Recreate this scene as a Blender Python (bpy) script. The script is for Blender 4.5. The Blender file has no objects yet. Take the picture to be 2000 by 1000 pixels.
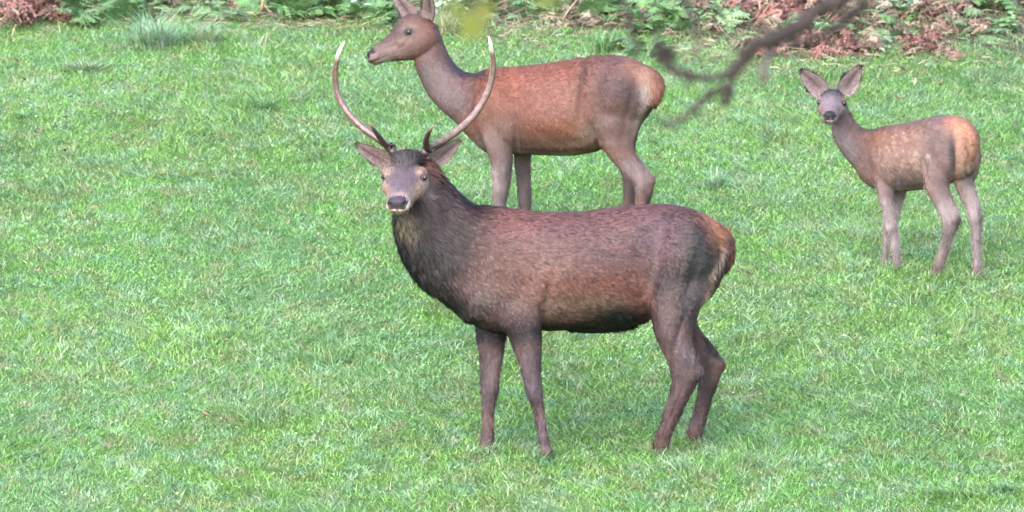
import bpy, math, random
import numpy as np
from mathutils import Vector

random.seed(7)
rng = np.random.default_rng(7)
R = math.radians
scene = bpy.context.scene
COL = scene.collection

# ------------------------------------------------------------------ camera
PITCH = R(2.5)
DIST = 44.0
FPX = 16540.0                        # focal length in pixels of the 2000 px wide frame
CAMP = np.array([0.0, -DIST * math.cos(PITCH), 1.0 + DIST * math.sin(PITCH)])
cam = bpy.data.cameras.new('camera')
cam.sensor_width = 36.0
cam.lens = 36.0 * FPX / 2000.0
cam.clip_start = 0.5
cam.clip_end = 2000.0
cam.dof.use_dof = True
cam.dof.focus_distance = DIST - 0.1
cam.dof.aperture_fstop = (cam.lens / 1000.0) / 0.047
cam.dof.aperture_blades = 7
camo = bpy.data.objects.new('camera', cam)
camo.location = CAMP
camo.rotation_euler = (math.pi / 2 - PITCH, 0, 0)
COL.objects.link(camo)
scene.camera = camo

# ------------------------------------------------------------------ sky, sun, exposure (overcast)
SUN_ELEV, SUN_AZ = R(40), R(205)     # azimuth from north (+Y), clockwise
world = bpy.data.worlds.new('World')
scene.world = world
world.use_nodes = True
nt = world.node_tree
bg = nt.nodes.get('Background') or nt.nodes.new('ShaderNodeBackground')
sky = nt.nodes.new('ShaderNodeTexSky')
sky.sky_type = 'NISHITA'
sky.sun_disc = False
sky.sun_elevation = SUN_ELEV
sky.sun_rotation = SUN_AZ
sky.air_density = 1.0
sky.dust_density = 1.8
sky.ozone_density = 1.0
nt.links.new(sky.outputs[0], bg.inputs['Color'])
bg.inputs['Strength'].default_value = 0.15
sun = bpy.data.lights.new('sun', 'SUN')
sun.energy = 1.1
sun.angle = R(75)
sun.color = (1.0, 0.97, 0.94)
suno = bpy.data.objects.new('sun', sun)
sd = Vector((math.sin(SUN_AZ) * math.cos(SUN_ELEV), math.cos(SUN_AZ) * math.cos(SUN_ELEV), math.sin(SUN_ELEV)))
suno.rotation_euler = (-sd).to_track_quat('-Z', 'Y').to_euler()
suno.location = (0, -20, 30)
COL.objects.link(suno)
scene.view_settings.view_transform = 'Standard'
scene.view_settings.look = 'None'
scene.view_settings.gamma = 1.0
scene.view_settings.use_curve_mapping = False
scene.view_settings.exposure = 2.7
scene.render.film_transparent = False
scene.cycles.use_denoising = True
scene.cycles.max_bounces = 6
scene.cycles.diffuse_bounces = 3
scene.cycles.transmission_bounces = 4

# ------------------------------------------------------------------ helpers
cp, sp = math.cos(PITCH), math.sin(PITCH)


def W(px, py, Y):
    """the point on the plane y = Y seen at pixel (px, py) of the 2000 x 1000 photograph"""
    u, v = (px - 1000.0) / FPX, (500.0 - py) / FPX
    d = np.array([u, cp + v * sp, -sp + v * cp])
    return CAMP + d * ((Y - CAMP[1]) / d[1])


def proj(P):
    d = P - CAMP
    f = d[:, 1] * cp - d[:, 2] * sp
    up = d[:, 1] * sp + d[:, 2] * cp
    return np.stack([1000 + FPX * d[:, 0] / f, 500 - FPX * up / f], 1)


def hash2(ix, iy, seed):
    h = (ix.astype(np.int64) * 374761393 + iy.astype(np.int64) * 668265263 + seed * 974711) & 0xffffffff
    h = ((h ^ (h >> 13)) * 1274126177) & 0xffffffff
    return ((h ^ (h >> 16)) & 0xffff) / 65535.0


def vn(x, y, seed=0):
    x = np.asarray(x, float); y = np.asarray(y, float)
    ix, iy = np.floor(x), np.floor(y)
    fx, fy = x - ix, y - iy
    fx = fx * fx * (3 - 2 * fx); fy = fy * fy * (3 - 2 * fy)
    a = hash2(ix, iy, seed); b = hash2(ix + 1, iy, seed)
    c = hash2(ix, iy + 1, seed); d = hash2(ix + 1, iy + 1, seed)
    return (a * (1 - fx) + b * fx) * (1 - fy) + (c * (1 - fx) + d * fx) * fy


def fbm(x, y, seed=0, n=3):
    s, a, t = 0, 1.0, 0
    for i in range(n):
        s = s + a * vn(x * 2 ** i, y * 2 ** i, seed + i * 17); t += a; a *= 0.5
    return s / t


def v3(P, f, seed=0):
    """cheap 3-D noise, about -1..1"""
    return (vn(P[:, 0] * f + P[:, 1] * f * .7, P[:, 2] * f, seed) + vn(P[:, 1] * f - P[:, 2] * f * .6, P[:, 0] * f + 9, seed + 5)
            + vn(P[:, 2] * f + P[:, 0] * f * .5, P[:, 1] * f + 4, seed + 9)) / 1.5 - 1.0


def gz(x, y):
    x = np.asarray(x, float); y = np.asarray(y, float)
    t = 0.5 * (y - 9 + np.sqrt((y + 9) ** 2 + 4))
    t0 = 0.5 * (-9 + math.sqrt(85))
    far = 0.5 * (t + 45 - np.sqrt((t - 45) ** 2 + 16))
    z = 0.193 * (far - t0)
    m = np.exp(-((x / 14) ** 2)) * np.clip((y + 30) / 20, 0, 1)
    return z + m * (0.05 * (fbm(x * .45, y * .45, 3) - .5) + 0.03 * (vn(x * 2.1, y * 2.1, 8) - .5))


def ground_at(px, py):
    """where the ray through a pixel meets the ground"""
    lo, hi = -6.0, 40.0
    for _ in range(40):
        m = .5 * (lo + hi); p = W(px, py, m)
        if p[2] > gz(p[0], p[1]): lo = m
        else: hi = m
    p = W(px, py, lo); p[2] = gz(p[0], p[1])
    return p


def mesh_np(name, V, F3=None, F4=None, col=None, smooth=False):
    me = bpy.data.meshes.new(name)
    V = np.asarray(V, np.float32).reshape(-1, 3)
    n3 = 0 if F3 is None else len(F3); n4 = 0 if F4 is None else len(F4)
    me.vertices.add(len(V)); me.vertices.foreach_set('co', V.ravel())
    loops = []
    if n3: loops.append(np.asarray(F3, np.int32).ravel())
    if n4: loops.append(np.asarray(F4, np.int32).ravel())
    loops = np.concatenate(loops)
    me.loops.add(len(loops)); me.loops.foreach_set('vertex_index', loops)
    starts = np.concatenate([np.arange(n3) * 3, n3 * 3 + np.arange(n4) * 4]).astype(np.int32)
    me.polygons.add(n3 + n4); me.polygons.foreach_set('loop_start', starts)
    me.update(calc_edges=True)
    me.polygons.foreach_set('use_smooth', np.full(n3 + n4, smooth))
    if col is not None: set_col(me, col)
    me.validate()
    return me


def set_col(me, col):
    c = np.ones((len(me.vertices), 4), np.float32)
    c[:, :3] = col
    a = me.color_attributes.get('col') or me.color_attributes.new('col', 'FLOAT_COLOR', 'POINT')
    a.data.foreach_set('color', c.ravel())


def link(name, me, mat=None, parent=None, loc=None):
    o = bpy.data.objects.new(name, me)
    COL.objects.link(o)
    if mat is not None and not me.materials: me.materials.append(mat)
    if parent is not None: o.parent = parent
    if loc is not None: o.location = loc
    return o


def tag(o, label=None, cat=None, group=None, kind=None):
    if label: o['label'] = label
    if cat: o['category'] = cat
    if group: o['group'] = group
    if kind: o['kind'] = kind
    return o


def thing(name, loc, label, cat, group=None, rz=0.0):
    o = bpy.data.objects.new(name, None)
    o.empty_display_size = 0.1
    COL.objects.link(o)
    o.location = loc; o.rotation_euler = (0, 0, rz)
    return tag(o, label, cat, group)


# ------------------------------------------------------------------ materials
def mat_attr(name, rough=.6, spec=.3, trans=0.0, sheen=0.0, noise=0.0, nscale=60.0, bump=0.0, bscale=120.0, coat=0.0):
    m = bpy.data.materials.new(name); m.use_nodes = True
    t = m.node_tree; b = t.nodes['Principled BSDF']
    at = t.nodes.new('ShaderNodeAttribute'); at.attribute_name = 'col'
    src = at.outputs['Color']
    if noise:
        tc = t.nodes.new('ShaderNodeTexCoord'); nz = t.nodes.new('ShaderNodeTexNoise')
        nz.inputs['Scale'].default_value = nscale; nz.inputs['Detail'].default_value = 4
        t.links.new(tc.outputs['Object'], nz.inputs['Vector'])
        mr = t.nodes.new('ShaderNodeMapRange'); mr.inputs[1].default_value = .3; mr.inputs[2].default_value = .7
        mr.inputs[3].default_value = 1 - noise; mr.inputs[4].default_value = 1 + noise
        t.links.new(nz.outputs['Fac'], mr.inputs[0])
        mx = t.nodes.new('ShaderNodeVectorMath'); mx.operation = 'SCALE'
        t.links.new(src, mx.inputs[0]); t.links.new(mr.outputs[0], mx.inputs['Scale'])
        src = mx.outputs[0]
    if bump:
        tc = t.nodes.new('ShaderNodeTexCoord'); nz = t.nodes.new('ShaderNodeTexNoise')
        nz.inputs['Scale'].default_value = bscale; nz.inputs['Detail'].default_value = 5
        t.links.new(tc.outputs['Object'], nz.inputs['Vector'])
        bp = t.nodes.new('ShaderNodeBump'); bp.inputs['Strength'].default_value = bump; bp.inputs['Distance'].default_value = .01
        t.links.new(nz.outputs['Fac'], bp.inputs['Height']); t.links.new(bp.outputs[0], b.inputs['Normal'])
    t.links.new(src, b.inputs['Base Color'])
    b.inputs['Roughness'].default_value = rough
    b.inputs['Specular IOR Level'].default_value = spec
    if sheen: b.inputs['Sheen Weight'].default_value = sheen
    if coat: b.inputs['Coat Weight'].default_value = coat
    if trans:
        tr = t.nodes.new('ShaderNodeBsdfTranslucent'); mixs = t.nodes.new('ShaderNodeMixShader')
        t.links.new(src, tr.inputs['Color']); mixs.inputs[0].default_value = trans
        t.links.new(b.outputs[0], mixs.inputs[1]); t.links.new(tr.outputs[0], mixs.inputs[2])
        t.links.new(mixs.outputs[0], t.nodes['Material Output'].inputs['Surface'])
    return m


M = {}
M['grass'] = mat_attr('grass_blade', .42, .5, trans=.28)
M['leaf'] = mat_attr('green_leaf', .55, .3, trans=.25)
M['dead'] = mat_attr('dead_frond', .7, .25, trans=.15)
M['coat'] = mat_attr('deer_skin', .65, .25, noise=.12, nscale=45)
M['fur'] = mat_attr('deer_fur', .55, .32)
M['antler'] = mat_attr('antler_bone', .42, .45, noise=.25, nscale=30, bump=.35, bscale=55)
M['horn'] = mat_attr('hoof_horn', .5, .4, noise=.15)
M['bark'] = mat_attr('bark', .85, .2, noise=.35, nscale=14, bump=.6, bscale=40)
M['eye'] = mat_attr('eye', .14, .35)
M['ear'] = mat_attr('ear_skin', .7, .25, noise=.12, nscale=70)


def ground_material():
    m = bpy.data.materials.new('meadow_soil'); m.use_nodes = True
    t = m.node_tree; b = t.nodes['Principled BSDF']
    tc = t.nodes.new('ShaderNodeTexCoord')
    def noise(s, d=6):
        n = t.nodes.new('ShaderNodeTexNoise'); n.inputs['Scale'].default_value = s; n.inputs['Detail'].default_value = d
        t.links.new(tc.outputs['Object'], n.inputs['Vector']); return n
    n1, n2 = noise(1.3), noise(38.0)
    at = t.nodes.new('ShaderNodeAttribute'); at.attribute_name = 'col'     # meadow green / woodland litter
    r1 = t.nodes.new('ShaderNodeMapRange'); r1.inputs[1].default_value = .3; r1.inputs[2].default_value = .7
    r1.inputs[3].default_value = .55; r1.inputs[4].default_value = 1.35
    t.links.new(n2.outputs['Fac'], r1.inputs[0])
    r2 = t.nodes.new('ShaderNodeMapRange'); r2.inputs[1].default_value = .3; r2.inputs[2].default_value = .7
    r2.inputs[3].default_value = .85; r2.inputs[4].default_value = 1.15
    t.links.new(n1.outputs['Fac'], r2.inputs[0])
    mu = t.nodes.new('ShaderNodeMath'); mu.operation = 'MULTIPLY'
    t.links.new(r1.outputs[0], mu.inputs[0]); t.links.new(r2.outputs[0], mu.inputs[1])
    sc = t.nodes.new('ShaderNodeVectorMath'); sc.operation = 'SCALE'
    t.links.new(at.outputs['Color'], sc.inputs[0]); t.links.new(mu.outputs[0], sc.inputs['Scale'])
    t.links.new(sc.outputs[0], b.inputs['Base Color'])
    b.inputs['Roughness'].default_value = .9; b.inputs['Specular IOR Level'].default_value = .15
    bp = t.nodes.new('ShaderNodeBump'); bp.inputs['Strength'].default_value = .6; bp.inputs['Distance'].default_value = .02
    t.links.new(n2.outputs['Fac'], bp.inputs['Height']); t.links.new(bp.outputs[0], b.inputs['Normal'])
    return m


M['ground'] = ground_material()

# ------------------------------------------------------------------ ground
def edge_y(x):
    """how far up the slope the mown meadow reaches before the bracken begins"""
    return 10.35 - 0.10 * np.asarray(x) - 0.75 / (1 + np.exp(-(np.asarray(x) - 1.2) * 2.0)) + 0.7 * (vn(np.asarray(x) * 1.1, 0 * np.asarray(x), 31) - .5)


def build_ground():
    gx = np.concatenate([-np.geomspace(400, 9, 16), np.arange(-8, 8.01, .16), np.geomspace(9, 400, 16)])
    gy = np.concatenate([-np.geomspace(300, 9, 18), np.arange(-8, 18.01, .16), np.geomspace(19, 500, 18)])
    X, Y = np.meshgrid(gx, gy)
    Z = gz(X, Y)
    V = np.stack([X, Y, Z], -1).reshape(-1, 3)
    nx, ny = len(gx), len(gy)
    i = np.arange(nx * ny).reshape(ny, nx)
    F = np.stack([i[:-1, :-1], i[:-1, 1:], i[1:, 1:], i[1:, :-1]], -1).reshape(-1, 4)
    wood = np.clip((V[:, 1] - edge_y(V[:, 0])) / .5, 0, 1)[:, None]
    col = np.array([.062, .118, .036]) * (1 - wood) + np.array([.050, .034, .024]) * wood
    tag(link('ground', mesh_np('ground', V, F4=F, col=col, smooth=True), M['ground']), kind='structure')


build_ground()


# ------------------------------------------------------------------ grass
def ribbons(base, d0, d1, width, side, seg=2):
    """curved tapering blades: base + t*d0 + t^2*d1, all vectorised; 2 segments = a quad and a triangle"""
    n = len(base)
    V = np.empty((n, 5, 3), np.float32)
    mid = base + .55 * d0 + .30 * d1
    tip = base + d0 + d1
    w = (side * width[:, None] * .5)
    V[:, 0] = base - w; V[:, 1] = base + w
    V[:, 2] = mid + w * .8; V[:, 3] = mid - w * .8
    V[:, 4] = tip
    k = np.arange(n)[:, None] * 5
    F4 = k + np.array([[0, 1, 2, 3]])
    F3 = k + np.array([[3, 2, 4]])
    return V.reshape(-1, 3), F3, F4


def green_field(x, y):
    """colour of the sward, patchy"""
    a = fbm(x * .55, y * .40, 41)[:, None]
    b = fbm(x * 2.6, y * 1.7, 43)[:, None]
    c = fbm(x * 1.3 + 7, y * .9, 47)[:, None]
    base = np.array([.134, .282, .060])
    yel = np.array([.168, .295, .066])
    blu = np.array([.122, .258, .088])
    col = base + (yel - base) * np.clip((a - .5) * 3.0 + .38, 0, 1) + (blu - base) * np.clip((c - .52) * 4, 0, 1)
    # hand-sized speckle: olive, blue-green and tan flecks, small dark spots
    for f, sd_, tint, lo, k in ((9, 101, (.19, .235, .085), .60, .8), (13, 102, (.150, .275, .140), .64, .8), (17, 103, (.27, .245, .16), .76, .8), (11, 104, (.25, .36, .20), .70, .7), (15, 105, (.085, .16, .055), .72, .7)):
        w = np.clip((vn(x * f, y * f * .62, sd_) - lo) / .16, 0, 1)[:, None] * k
        col = col * (1 - w) + np.array(tint) * w
    return col * (.84 + .33 * b)


def build_grass(feet):
    N = 400000
    ylo, yhi = -3.2, 11.6
    y = ylo + (yhi - ylo) * rng.random(N) ** 1.08
    hw = 3.75 + .085 * (y + 1.5)
    x = (rng.random(N) * 2 - 1) * hw
    over = y - edge_y(x)
    keep = (over < .0) | (rng.random(N) < np.exp(-np.clip(over, 0, 9) * .9) * .8)
    bare = vn(x * 1.5, y * 1.0, 61) * .6 + vn(x * 4.2, y * 3, 62) * .4
    keep &= ~((bare > .72) & (rng.random(N) < .55))
    x, y, bare = x[keep], y[keep], bare[keep]
    # longer blades stand round every hoof
    nf = len(x)
    fx = np.concatenate([fp[0] + rng.normal(0, .055, 110) for fp in feet]); fy = np.concatenate([fp[1] - .015 + rng.normal(0, .055, 110) for fp in feet])
    x = np.concatenate([x, fx]); y = np.concatenate([y, fy]); bare = np.concatenate([bare, 0 * fx]); n = len(x)
    z = gz(x, y)
    tall = fbm(x * 1.6, y * 1.1, 51)
    tuft = vn(x * 6.5, y * 5.0, 53)
    h = (.020 + .042 * np.clip(tall - .25, 0, 1) + .045 * np.clip(tuft - .55, 0, 1)) * (.5 + .9 * rng.random(n))
    far = np.clip((y - 7.2) / 3, 0, 1)
    tf2 = vn(x * 3.1 + 5, y * 2.2, 58)
    big = np.clip((tf2 - .74) / .12, 0, 1)                       # ranker tufts
    flatp = np.clip((vn(x * 2.3 + 3, y * 1.6, 59) - .66) / .15, 0, 1)   # trampled pale patches
    h = h * (1 + .8 * big) * (1 - .35 * flatp)
    h *= 1 + .35 * far
    h[nf:] = .045 + .045 * rng.random(n - nf)
    long = rng.random(n) < .018
    h = np.where(long, h * 1.9, h)
    ang = rng.random(n) * 6.283 + 0
    wind = vn(x * .8, y * .8, 57) * 6.283
    lean = (.35 + 1.7 * rng.random(n) ** 1.2) * (h + .01)
    dx = np.cos(ang) * .8 + np.cos(wind) * .45; dy = np.sin(ang) * .8 + np.sin(wind) * .45
    d0 = np.stack([dx * lean * .55, dy * lean * .55, h], 1)
    d1 = np.stack([dx * lean * .9, dy * lean * .9, -h * .38 * rng.random(n)], 1)
    sa = ang + math.pi / 2 + rng.normal(0, .7, n)
    side = np.stack([np.cos(sa), np.sin(sa), np.zeros(n)], 1)
    width = .0036 + .0036 * rng.random(n)
    base = np.stack([x, y, z - .004], 1)
    V, F3, F4 = ribbons(base, d0, d1, width, side)
    col = green_field(x, y) * (.78 + .42 * rng.random(n) ** 1.2)[:, None]
    col = col * (1 - .16 * big)[:, None]
    col = col * (1 - flatp)[:, None] + np.array([.19, .29, .135]) * flatp[:, None] * (.7 + .6 * rng.random(n))[:, None]
    u = rng.random(n)
    straw = np.array([.36, .34, .20]); pale = np.array([.24, .36, .17]); dark = np.array([.045, .10, .03])
    strawp = .020 + .10 * np.clip(far, 0, 1) * vn(x * 1.7, y * 1.3, 71) + .16 * np.clip(bare - .66, 0, 1) * 4
    col = np.where((u < strawp)[:, None], straw * (.6 + .6 * rng.random(n))[:, None], col)
    col = np.where(((u > .89))[:, None], pale * (.75 + .4 * rng.random(n))[:, None], col)
    col = np.where(((u > .81) & (u < .86))[:, None], dark, col)
    C = np.repeat(col[:, None, :], 5, 1).reshape(-1, 3)
    # a low second layer of short flat blades, one triangle each
    m = 460000
    yy = ylo + (yhi - ylo) * rng.random(m) ** 1.08
    xx = (rng.random(m) * 2 - 1) * (3.75 + .085 * (yy + 1.5))
    k = (yy < edge_y(xx) + .4)
    xx, yy = xx[k], yy[k]; m = len(xx)
    L = .018 + .030 * rng.random(m); aa = rng.random(m) * 6.283; up = .25 + .75 * rng.random(m)
    bb = np.stack([xx, yy, gz(xx, yy) + .002], 1)
    dv = np.stack([np.cos(aa) * L * .8, np.sin(aa) * L * .8, L * up], 1)
    wv = np.stack([-np.sin(aa), np.cos(aa), rng.normal(0, .4, m)], 1) * (.0022 + .0020 * rng.random(m))[:, None]
    cb = green_field(xx, yy) * (.74 + .42 * rng.random(m))[:, None]
    V2 = np.stack([bb - wv, bb + wv, bb + dv], 1).reshape(-1, 3)
    F2 = np.arange(m * 3).reshape(m, 3) + len(V)
    V = np.concatenate([V, V2]); F3 = np.concatenate([F3, F2]); C = np.concatenate([C, np.repeat(cb, 3, 0)])
    o = link('grass', mesh_np('grass', V, F3, F4, C), M['grass'])
    tag(o, 'short bright green meadow grass', None, None, 'stuff')


def build_cover():
    """low broad leaves (clover, plantain) and bits of litter between the blades"""
    n = 42000
    y = -3.2 + 14.6 * rng.random(n)
    x = (rng.random(n) * 2 - 1) * (3.75 + .085 * (y + 1.5))
    k = (fbm(x * 1.9, y * 1.4, 81) > .46) & (y < edge_y(x) + .2)
    x, y = x[k], y[k]; n = len(x)
    z = gz(x, y) + .012 + .035 * rng.random(n)
    s = (.005 + .006 * rng.random(n))[:, None]
    a = rng.random(n) * 6.283
    t = rng.normal(0, .45, (n, 2))
    e1 = np.stack([np.cos(a), np.sin(a), t[:, 0]], 1) * s
    e2 = np.stack([-np.sin(a), np.cos(a), t[:, 1]], 1) * s * .62
    c = np.stack([x, y, z], 1)
    V = np.stack([c - e1, c + e2, c + e1, c - e2], 1).reshape(-1, 3)
    F4 = (np.arange(n)[:, None] * 4 + np.arange(4)[None])
    col = green_field(x, y) * (.7 + .5 * rng.random(n))[:, None] + np.array([.02, .02, .03])
    o = link('clover', mesh_np('clover', V, F4=F4, col=np.repeat(col, 4, 0)), M['leaf'])
    tag(o, 'small clover leaves among the grass', None, None, 'stuff')
    # fallen brown leaves near the wood edge
    n = 900
    y = np.concatenate([6.4 + 4.6 * rng.random(n) ** .6, -2 + 9 * rng.random(60)])
    x = (rng.random(len(y)) * 2 - 1) * 4.6
    k = vn(x * 1.4, y * 1.1, 91) * .8 + .25 * rng.random(len(y)) > .55
    x, y = x[k], y[k]; n = len(x)
    c = np.stack([x, y, gz(x, y) + .02 + .03 * rng.random(n)], 1)
    s = (.009 + .015 * rng.random(n))[:, None]; a = rng.random(n) * 6.283; t = rng.normal(0, .4, (n, 2))
    e1 = np.stack([np.cos(a), np.sin(a), t[:, 0]], 1) * s; e2 = np.stack([-np.sin(a), np.cos(a), t[:, 1]], 1) * s * .55
    V = np.stack([c - e1, c + e2 - e1 * .2, c + e1, c - e2 - e1 * .2], 1).reshape(-1, 3)
    F4 = (np.arange(n)[:, None] * 4 + np.arange(4)[None])
    pal = np.array([[.12, .07, .05], [.15, .10, .07], [.09, .06, .045], [.19, .16, .11]])[rng.integers(0, 4, n)]
    o = link('fallen_leaves', mesh_np('fallen_leaves', V, F4=F4, col=np.repeat(pal, 4, 0)), M['dead'])
    tag(o, 'brown leaf litter lying in the grass', None, None, 'stuff')


def build_tangle():
    n = 5000
    x = rng.uniform(-4.6, 4.8, n)
    y = edge_y(x) - .15 + 2.6 * rng.random(n) ** 1.3 - .35 * (x > .8) * rng.random(n)
    k = vn(x * 1.6, y * 1.3, 95) + .35 * rng.random(n) > .55
    x, y = x[k], y[k]; n = len(x)
    L = .04 + .15 * rng.random(n) ** 2; a = rng.normal(0, .9, n) + np.where(rng.random(n) < .5, math.pi, 0)
    up = np.abs(rng.normal(0, .35, n))
    d0 = np.stack([np.cos(a) * L, np.sin(a) * L * .7, up * L], 1); d1 = np.stack([rng.normal(0, .1, n) * L, rng.normal(0, .1, n) * L, -.35 * L], 1)
    b = np.stack([x, y, gz(x, y) + .01 + .05 * rng.random(n)], 1)
    sd_ = np.stack([-np.sin(a) * .5, np.cos(a) * .5, np.full(n, .85)], 1)
    V, F3, F4 = ribbons(b, d0, d1, .003 + .005 * rng.random(n), sd_)
    pal = np.array([[.22, .16, .11], [.16, .10, .075], [.24, .22, .14], [.11, .065, .055], [.17, .23, .11], [.18, .12, .09]])[rng.integers(0, 6, n)] * (.7 + .6 * rng.random(n))[:, None]
    tag(link('plant_litter', mesh_np('plant_litter', V, F3, F4, np.repeat(pal, 5, 0)), M['dead']), 'tangle of dead stems along the meadow edge', None, None, 'stuff')


FEET = []


# ------------------------------------------------------------------ deer
def catmull(A, sub):
    A = np.asarray(A, float)
    P = np.concatenate([[2 * A[0] - A[1]], A, [2 * A[-1] - A[-2]]])
    out = []
    for i in range(1, len(P) - 2):
        p0, p1, p2, p3 = P[i - 1], P[i], P[i + 1], P[i + 2]
        for k in range(sub):
            t = k / sub
            out.append(.5 * ((2 * p1) + (p2 - p0) * t + (2 * p0 - 5 * p1 + 4 * p2 - p3) * t * t + (3 * p1 - p0 - 3 * p2 + p3) * t ** 3))
    out.append(A[-1])
    return np.array(out)


class Blob:
    """collects closed tubes and ellipsoids that a voxel remesh fuses into one skin"""
    def __init__(s): s.V, s.F, s.n = [], [], 0

    def rings(s, Rg):
        m, k = Rg.shape[:2]
        V = np.concatenate([Rg.reshape(-1, 3), [Rg[0].mean(0)], [Rg[-1].mean(0)]])
        F = []
        for i in range(m - 1):
            for j in range(k):
                a, b = i * k + j, i * k + (j + 1) % k
                F += [(a, b, b + k), (a, b + k, a + k)]
        for j in range(k):
            F += [(m * k, (j + 1) % k, j), (m * k + 1, (m - 1) * k + j, (m - 1) * k + (j + 1) % k)]
        s.V.append(V); s.F.append(np.array(F) + s.n); s.n += len(V)

    def loft(s, secs, lat, sub=4, k=20, power=1.0):
        """secs: (ax,ay,bx,by,Y,w): the two silhouette pixels of a section, its depth and its half width in metres"""
        Q = [np.concatenate([W(a[0], a[1], a[4]), W(a[2], a[3], a[4]), [a[5]]]) for a in secs]
        Q = catmull(Q, sub)
        t = np.linspace(0, 2 * math.pi, k, endpoint=False)
        ct, st = np.cos(t), np.sin(t)
        ct = np.sign(ct) * np.abs(ct) ** power; st = np.sign(st) * np.abs(st) ** power
        C = (Q[:, :3] + Q[:, 3:6]) / 2; r = (Q[:, :3] - Q[:, 3:6]) / 2
        w = np.maximum(Q[:, 6], .004)
        Rg = C[:, None] + r[:, None] * ct[None, :, None] + (lat * w[:, None])[:, None] * st[None, :, None]
        s.rings(Rg)

    def ell(s, c, a, b, d, n=12):
        th = np.linspace(.12, math.pi - .12, n); ph = np.linspace(0, 2 * math.pi, 16, endpoint=False)
        Rg = np.array([[c + a * math.cos(t) + (b * math.cos(p) + d * math.sin(p)) * math.sin(t) for p in ph] for t in th])
        s.rings(Rg)

    def skin(s, voxel, smooth):
        V = np.concatenate(s.V); F = np.concatenate(s.F)
        me = mesh_np('tmp', V, F3=F)
        o = bpy.data.objects.new('tmp', me); COL.objects.link(o)
        m = o.modifiers.new('r', 'REMESH'); m.mode = 'VOXEL'; m.voxel_size = voxel; m.adaptivity = 0
        q = o.modifiers.new('s', 'SMOOTH'); q.factor = .5; q.iterations = smooth
        dg = bpy.context.evaluated_depsgraph_get(); dg.update()
        out = bpy.data.meshes.new_from_object(o.evaluated_get(dg))
        bpy.data.objects.remove(o); bpy.data.meshes.remove(me)
        return out


HEAD = [(-.04, .09, -.18, .10), (.05, .165, -.225, .165), (.16, .20, -.25, .20), (.27, .205, -.25, .215), (.36, .19, -.23, .208),
        (.47, .155, -.205, .172), (.60, .122, -.185, .134), (.73, .098, -.170, .113), (.84, .083, -.158, .108), (.93, .070, -.148, .108),
        (.985, .050, -.130, .100), (1.005, .025, -.11, .082)]
HEAD_HIND = [(-.04, .15, -.20, .12), (.05, .25, -.26, .17), (.16, .31, -.31, .20), (.27, .335, -.32, .215), (.38, .320, -.31, .200), (.49, .250, -.28, .165),
             (.60, .165, -.245, .134), (.70, .130, -.212, .120), (.80, .092, -.190, .112), (.90, .060, -.168, .110), (.965, .036, -.142, .102), (1.0, .0, -.115, .082)]
HEAD_CALF = [(-.04, .14, -.18, .11), (.05, .22, -.225, .165), (.16, .27, -.25, .20), (.27, .285, -.25, .215), (.36, .265, -.23, .208),
             (.47, .205, -.205, .172), (.60, .145, -.185, .132), (.73, .105, -.170, .108), (.84, .083, -.158, .100), (.93, .070, -.148, .100),
             (.985, .050, -.130, .092), (1.005, .025, -.11, .076)]


class Head:
    def __init__(s, O, F, L, ws, roll=0.0, zs=1.0):
        s.O = np.array(O); s.F = np.array(F, float); s.F /= np.linalg.norm(s.F)
        up = np.array([0, 0, 1.0]) + roll * np.array([1.0, 0, 0])
        s.S = np.cross(s.F, up); s.S /= np.linalg.norm(s.S)
        s.S = -s.S                                    # the animal's left
        s.U = np.cross(s.F, s.S); s.L, s.ws, s.zs = L, ws, zs
        if s.U[2] < 0: s.U = -s.U

    def p(s, x, y, z): return s.O + s.L * (x * s.F + y * s.ws * s.S + z * s.zs * s.U)

    def local(s, P):
        d = (P - s.O) / s.L
        return np.stack([d @ s.F, d @ s.S / s.ws, d @ s.U / s.zs], 1)

    def build(s, B, profile=None):
        H = catmull(profile or HEAD, 4)
        t = np.linspace(0, 2 * math.pi, 24, endpoint=False)
        ct, st = np.cos(t), np.sin(t)
        sst = np.sign(st) * np.abs(st) ** .85; sct = np.sign(ct) * np.abs(ct) ** .9
        Rg = []
        for x, zt, zb, w in H:
            zc, zh = (zt + zb) / 2, (zt - zb) / 2
            wt = w * (1 - .16 * sct)                  # narrower above
            Rg.append([s.p(x, wt[j] * sst[j], zc + zh * sct[j]) for j in range(24)])
        B.rings(np.array(Rg))
        for q in (-1, 1):
            e = lambda c, a, b, d: B.ell(s.p(*c), s.L * a * s.F, s.L * s.ws * b * s.S, s.L * s.zs * d * s.U)
            e((.30, q * .160, .115), .11, .046, .055)          # brow
            e((.42, q * .150, -.005), .15, .038, .055)            # cheek bone
            e((.95, q * .058, -.01), .055, .048, .050)          # nostril wing
            e((.20, q * .13, -.10), .16, .075, .13)             # jaw muscle
        B.ell(s.p(.965, 0, -.10), s.L * .06 * s.F, s.L * s.ws * .085 * s.S, s.L * .035 * s.U)   # upper lip
        B.ell(s.p(.88, 0, -.15), s.L * .085 * s.F, s.L * s.ws * .07 * s.S, s.L * .035 * s.U)    # chin


def gauss(px, b):
    x, y, rx, ry = b[:4]
    a = R(b[6]) if len(b) > 6 else 0.0
    dx, dy = px[:, 0] - x, px[:, 1] - y
    u, v = dx * math.cos(a) + dy * math.sin(a), -dx * math.sin(a) + dy * math.cos(a)
    return np.exp(-((u / rx) ** 2 + (v / ry) ** 2))


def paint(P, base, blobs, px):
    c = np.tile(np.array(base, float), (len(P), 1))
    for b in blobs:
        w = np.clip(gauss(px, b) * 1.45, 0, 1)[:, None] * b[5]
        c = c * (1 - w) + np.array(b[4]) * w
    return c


def ss(e0, e1, x):
    t = np.clip((x - e0) / (e1 - e0), 0, 1)
    return t * t * (3 - 2 * t)


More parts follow.
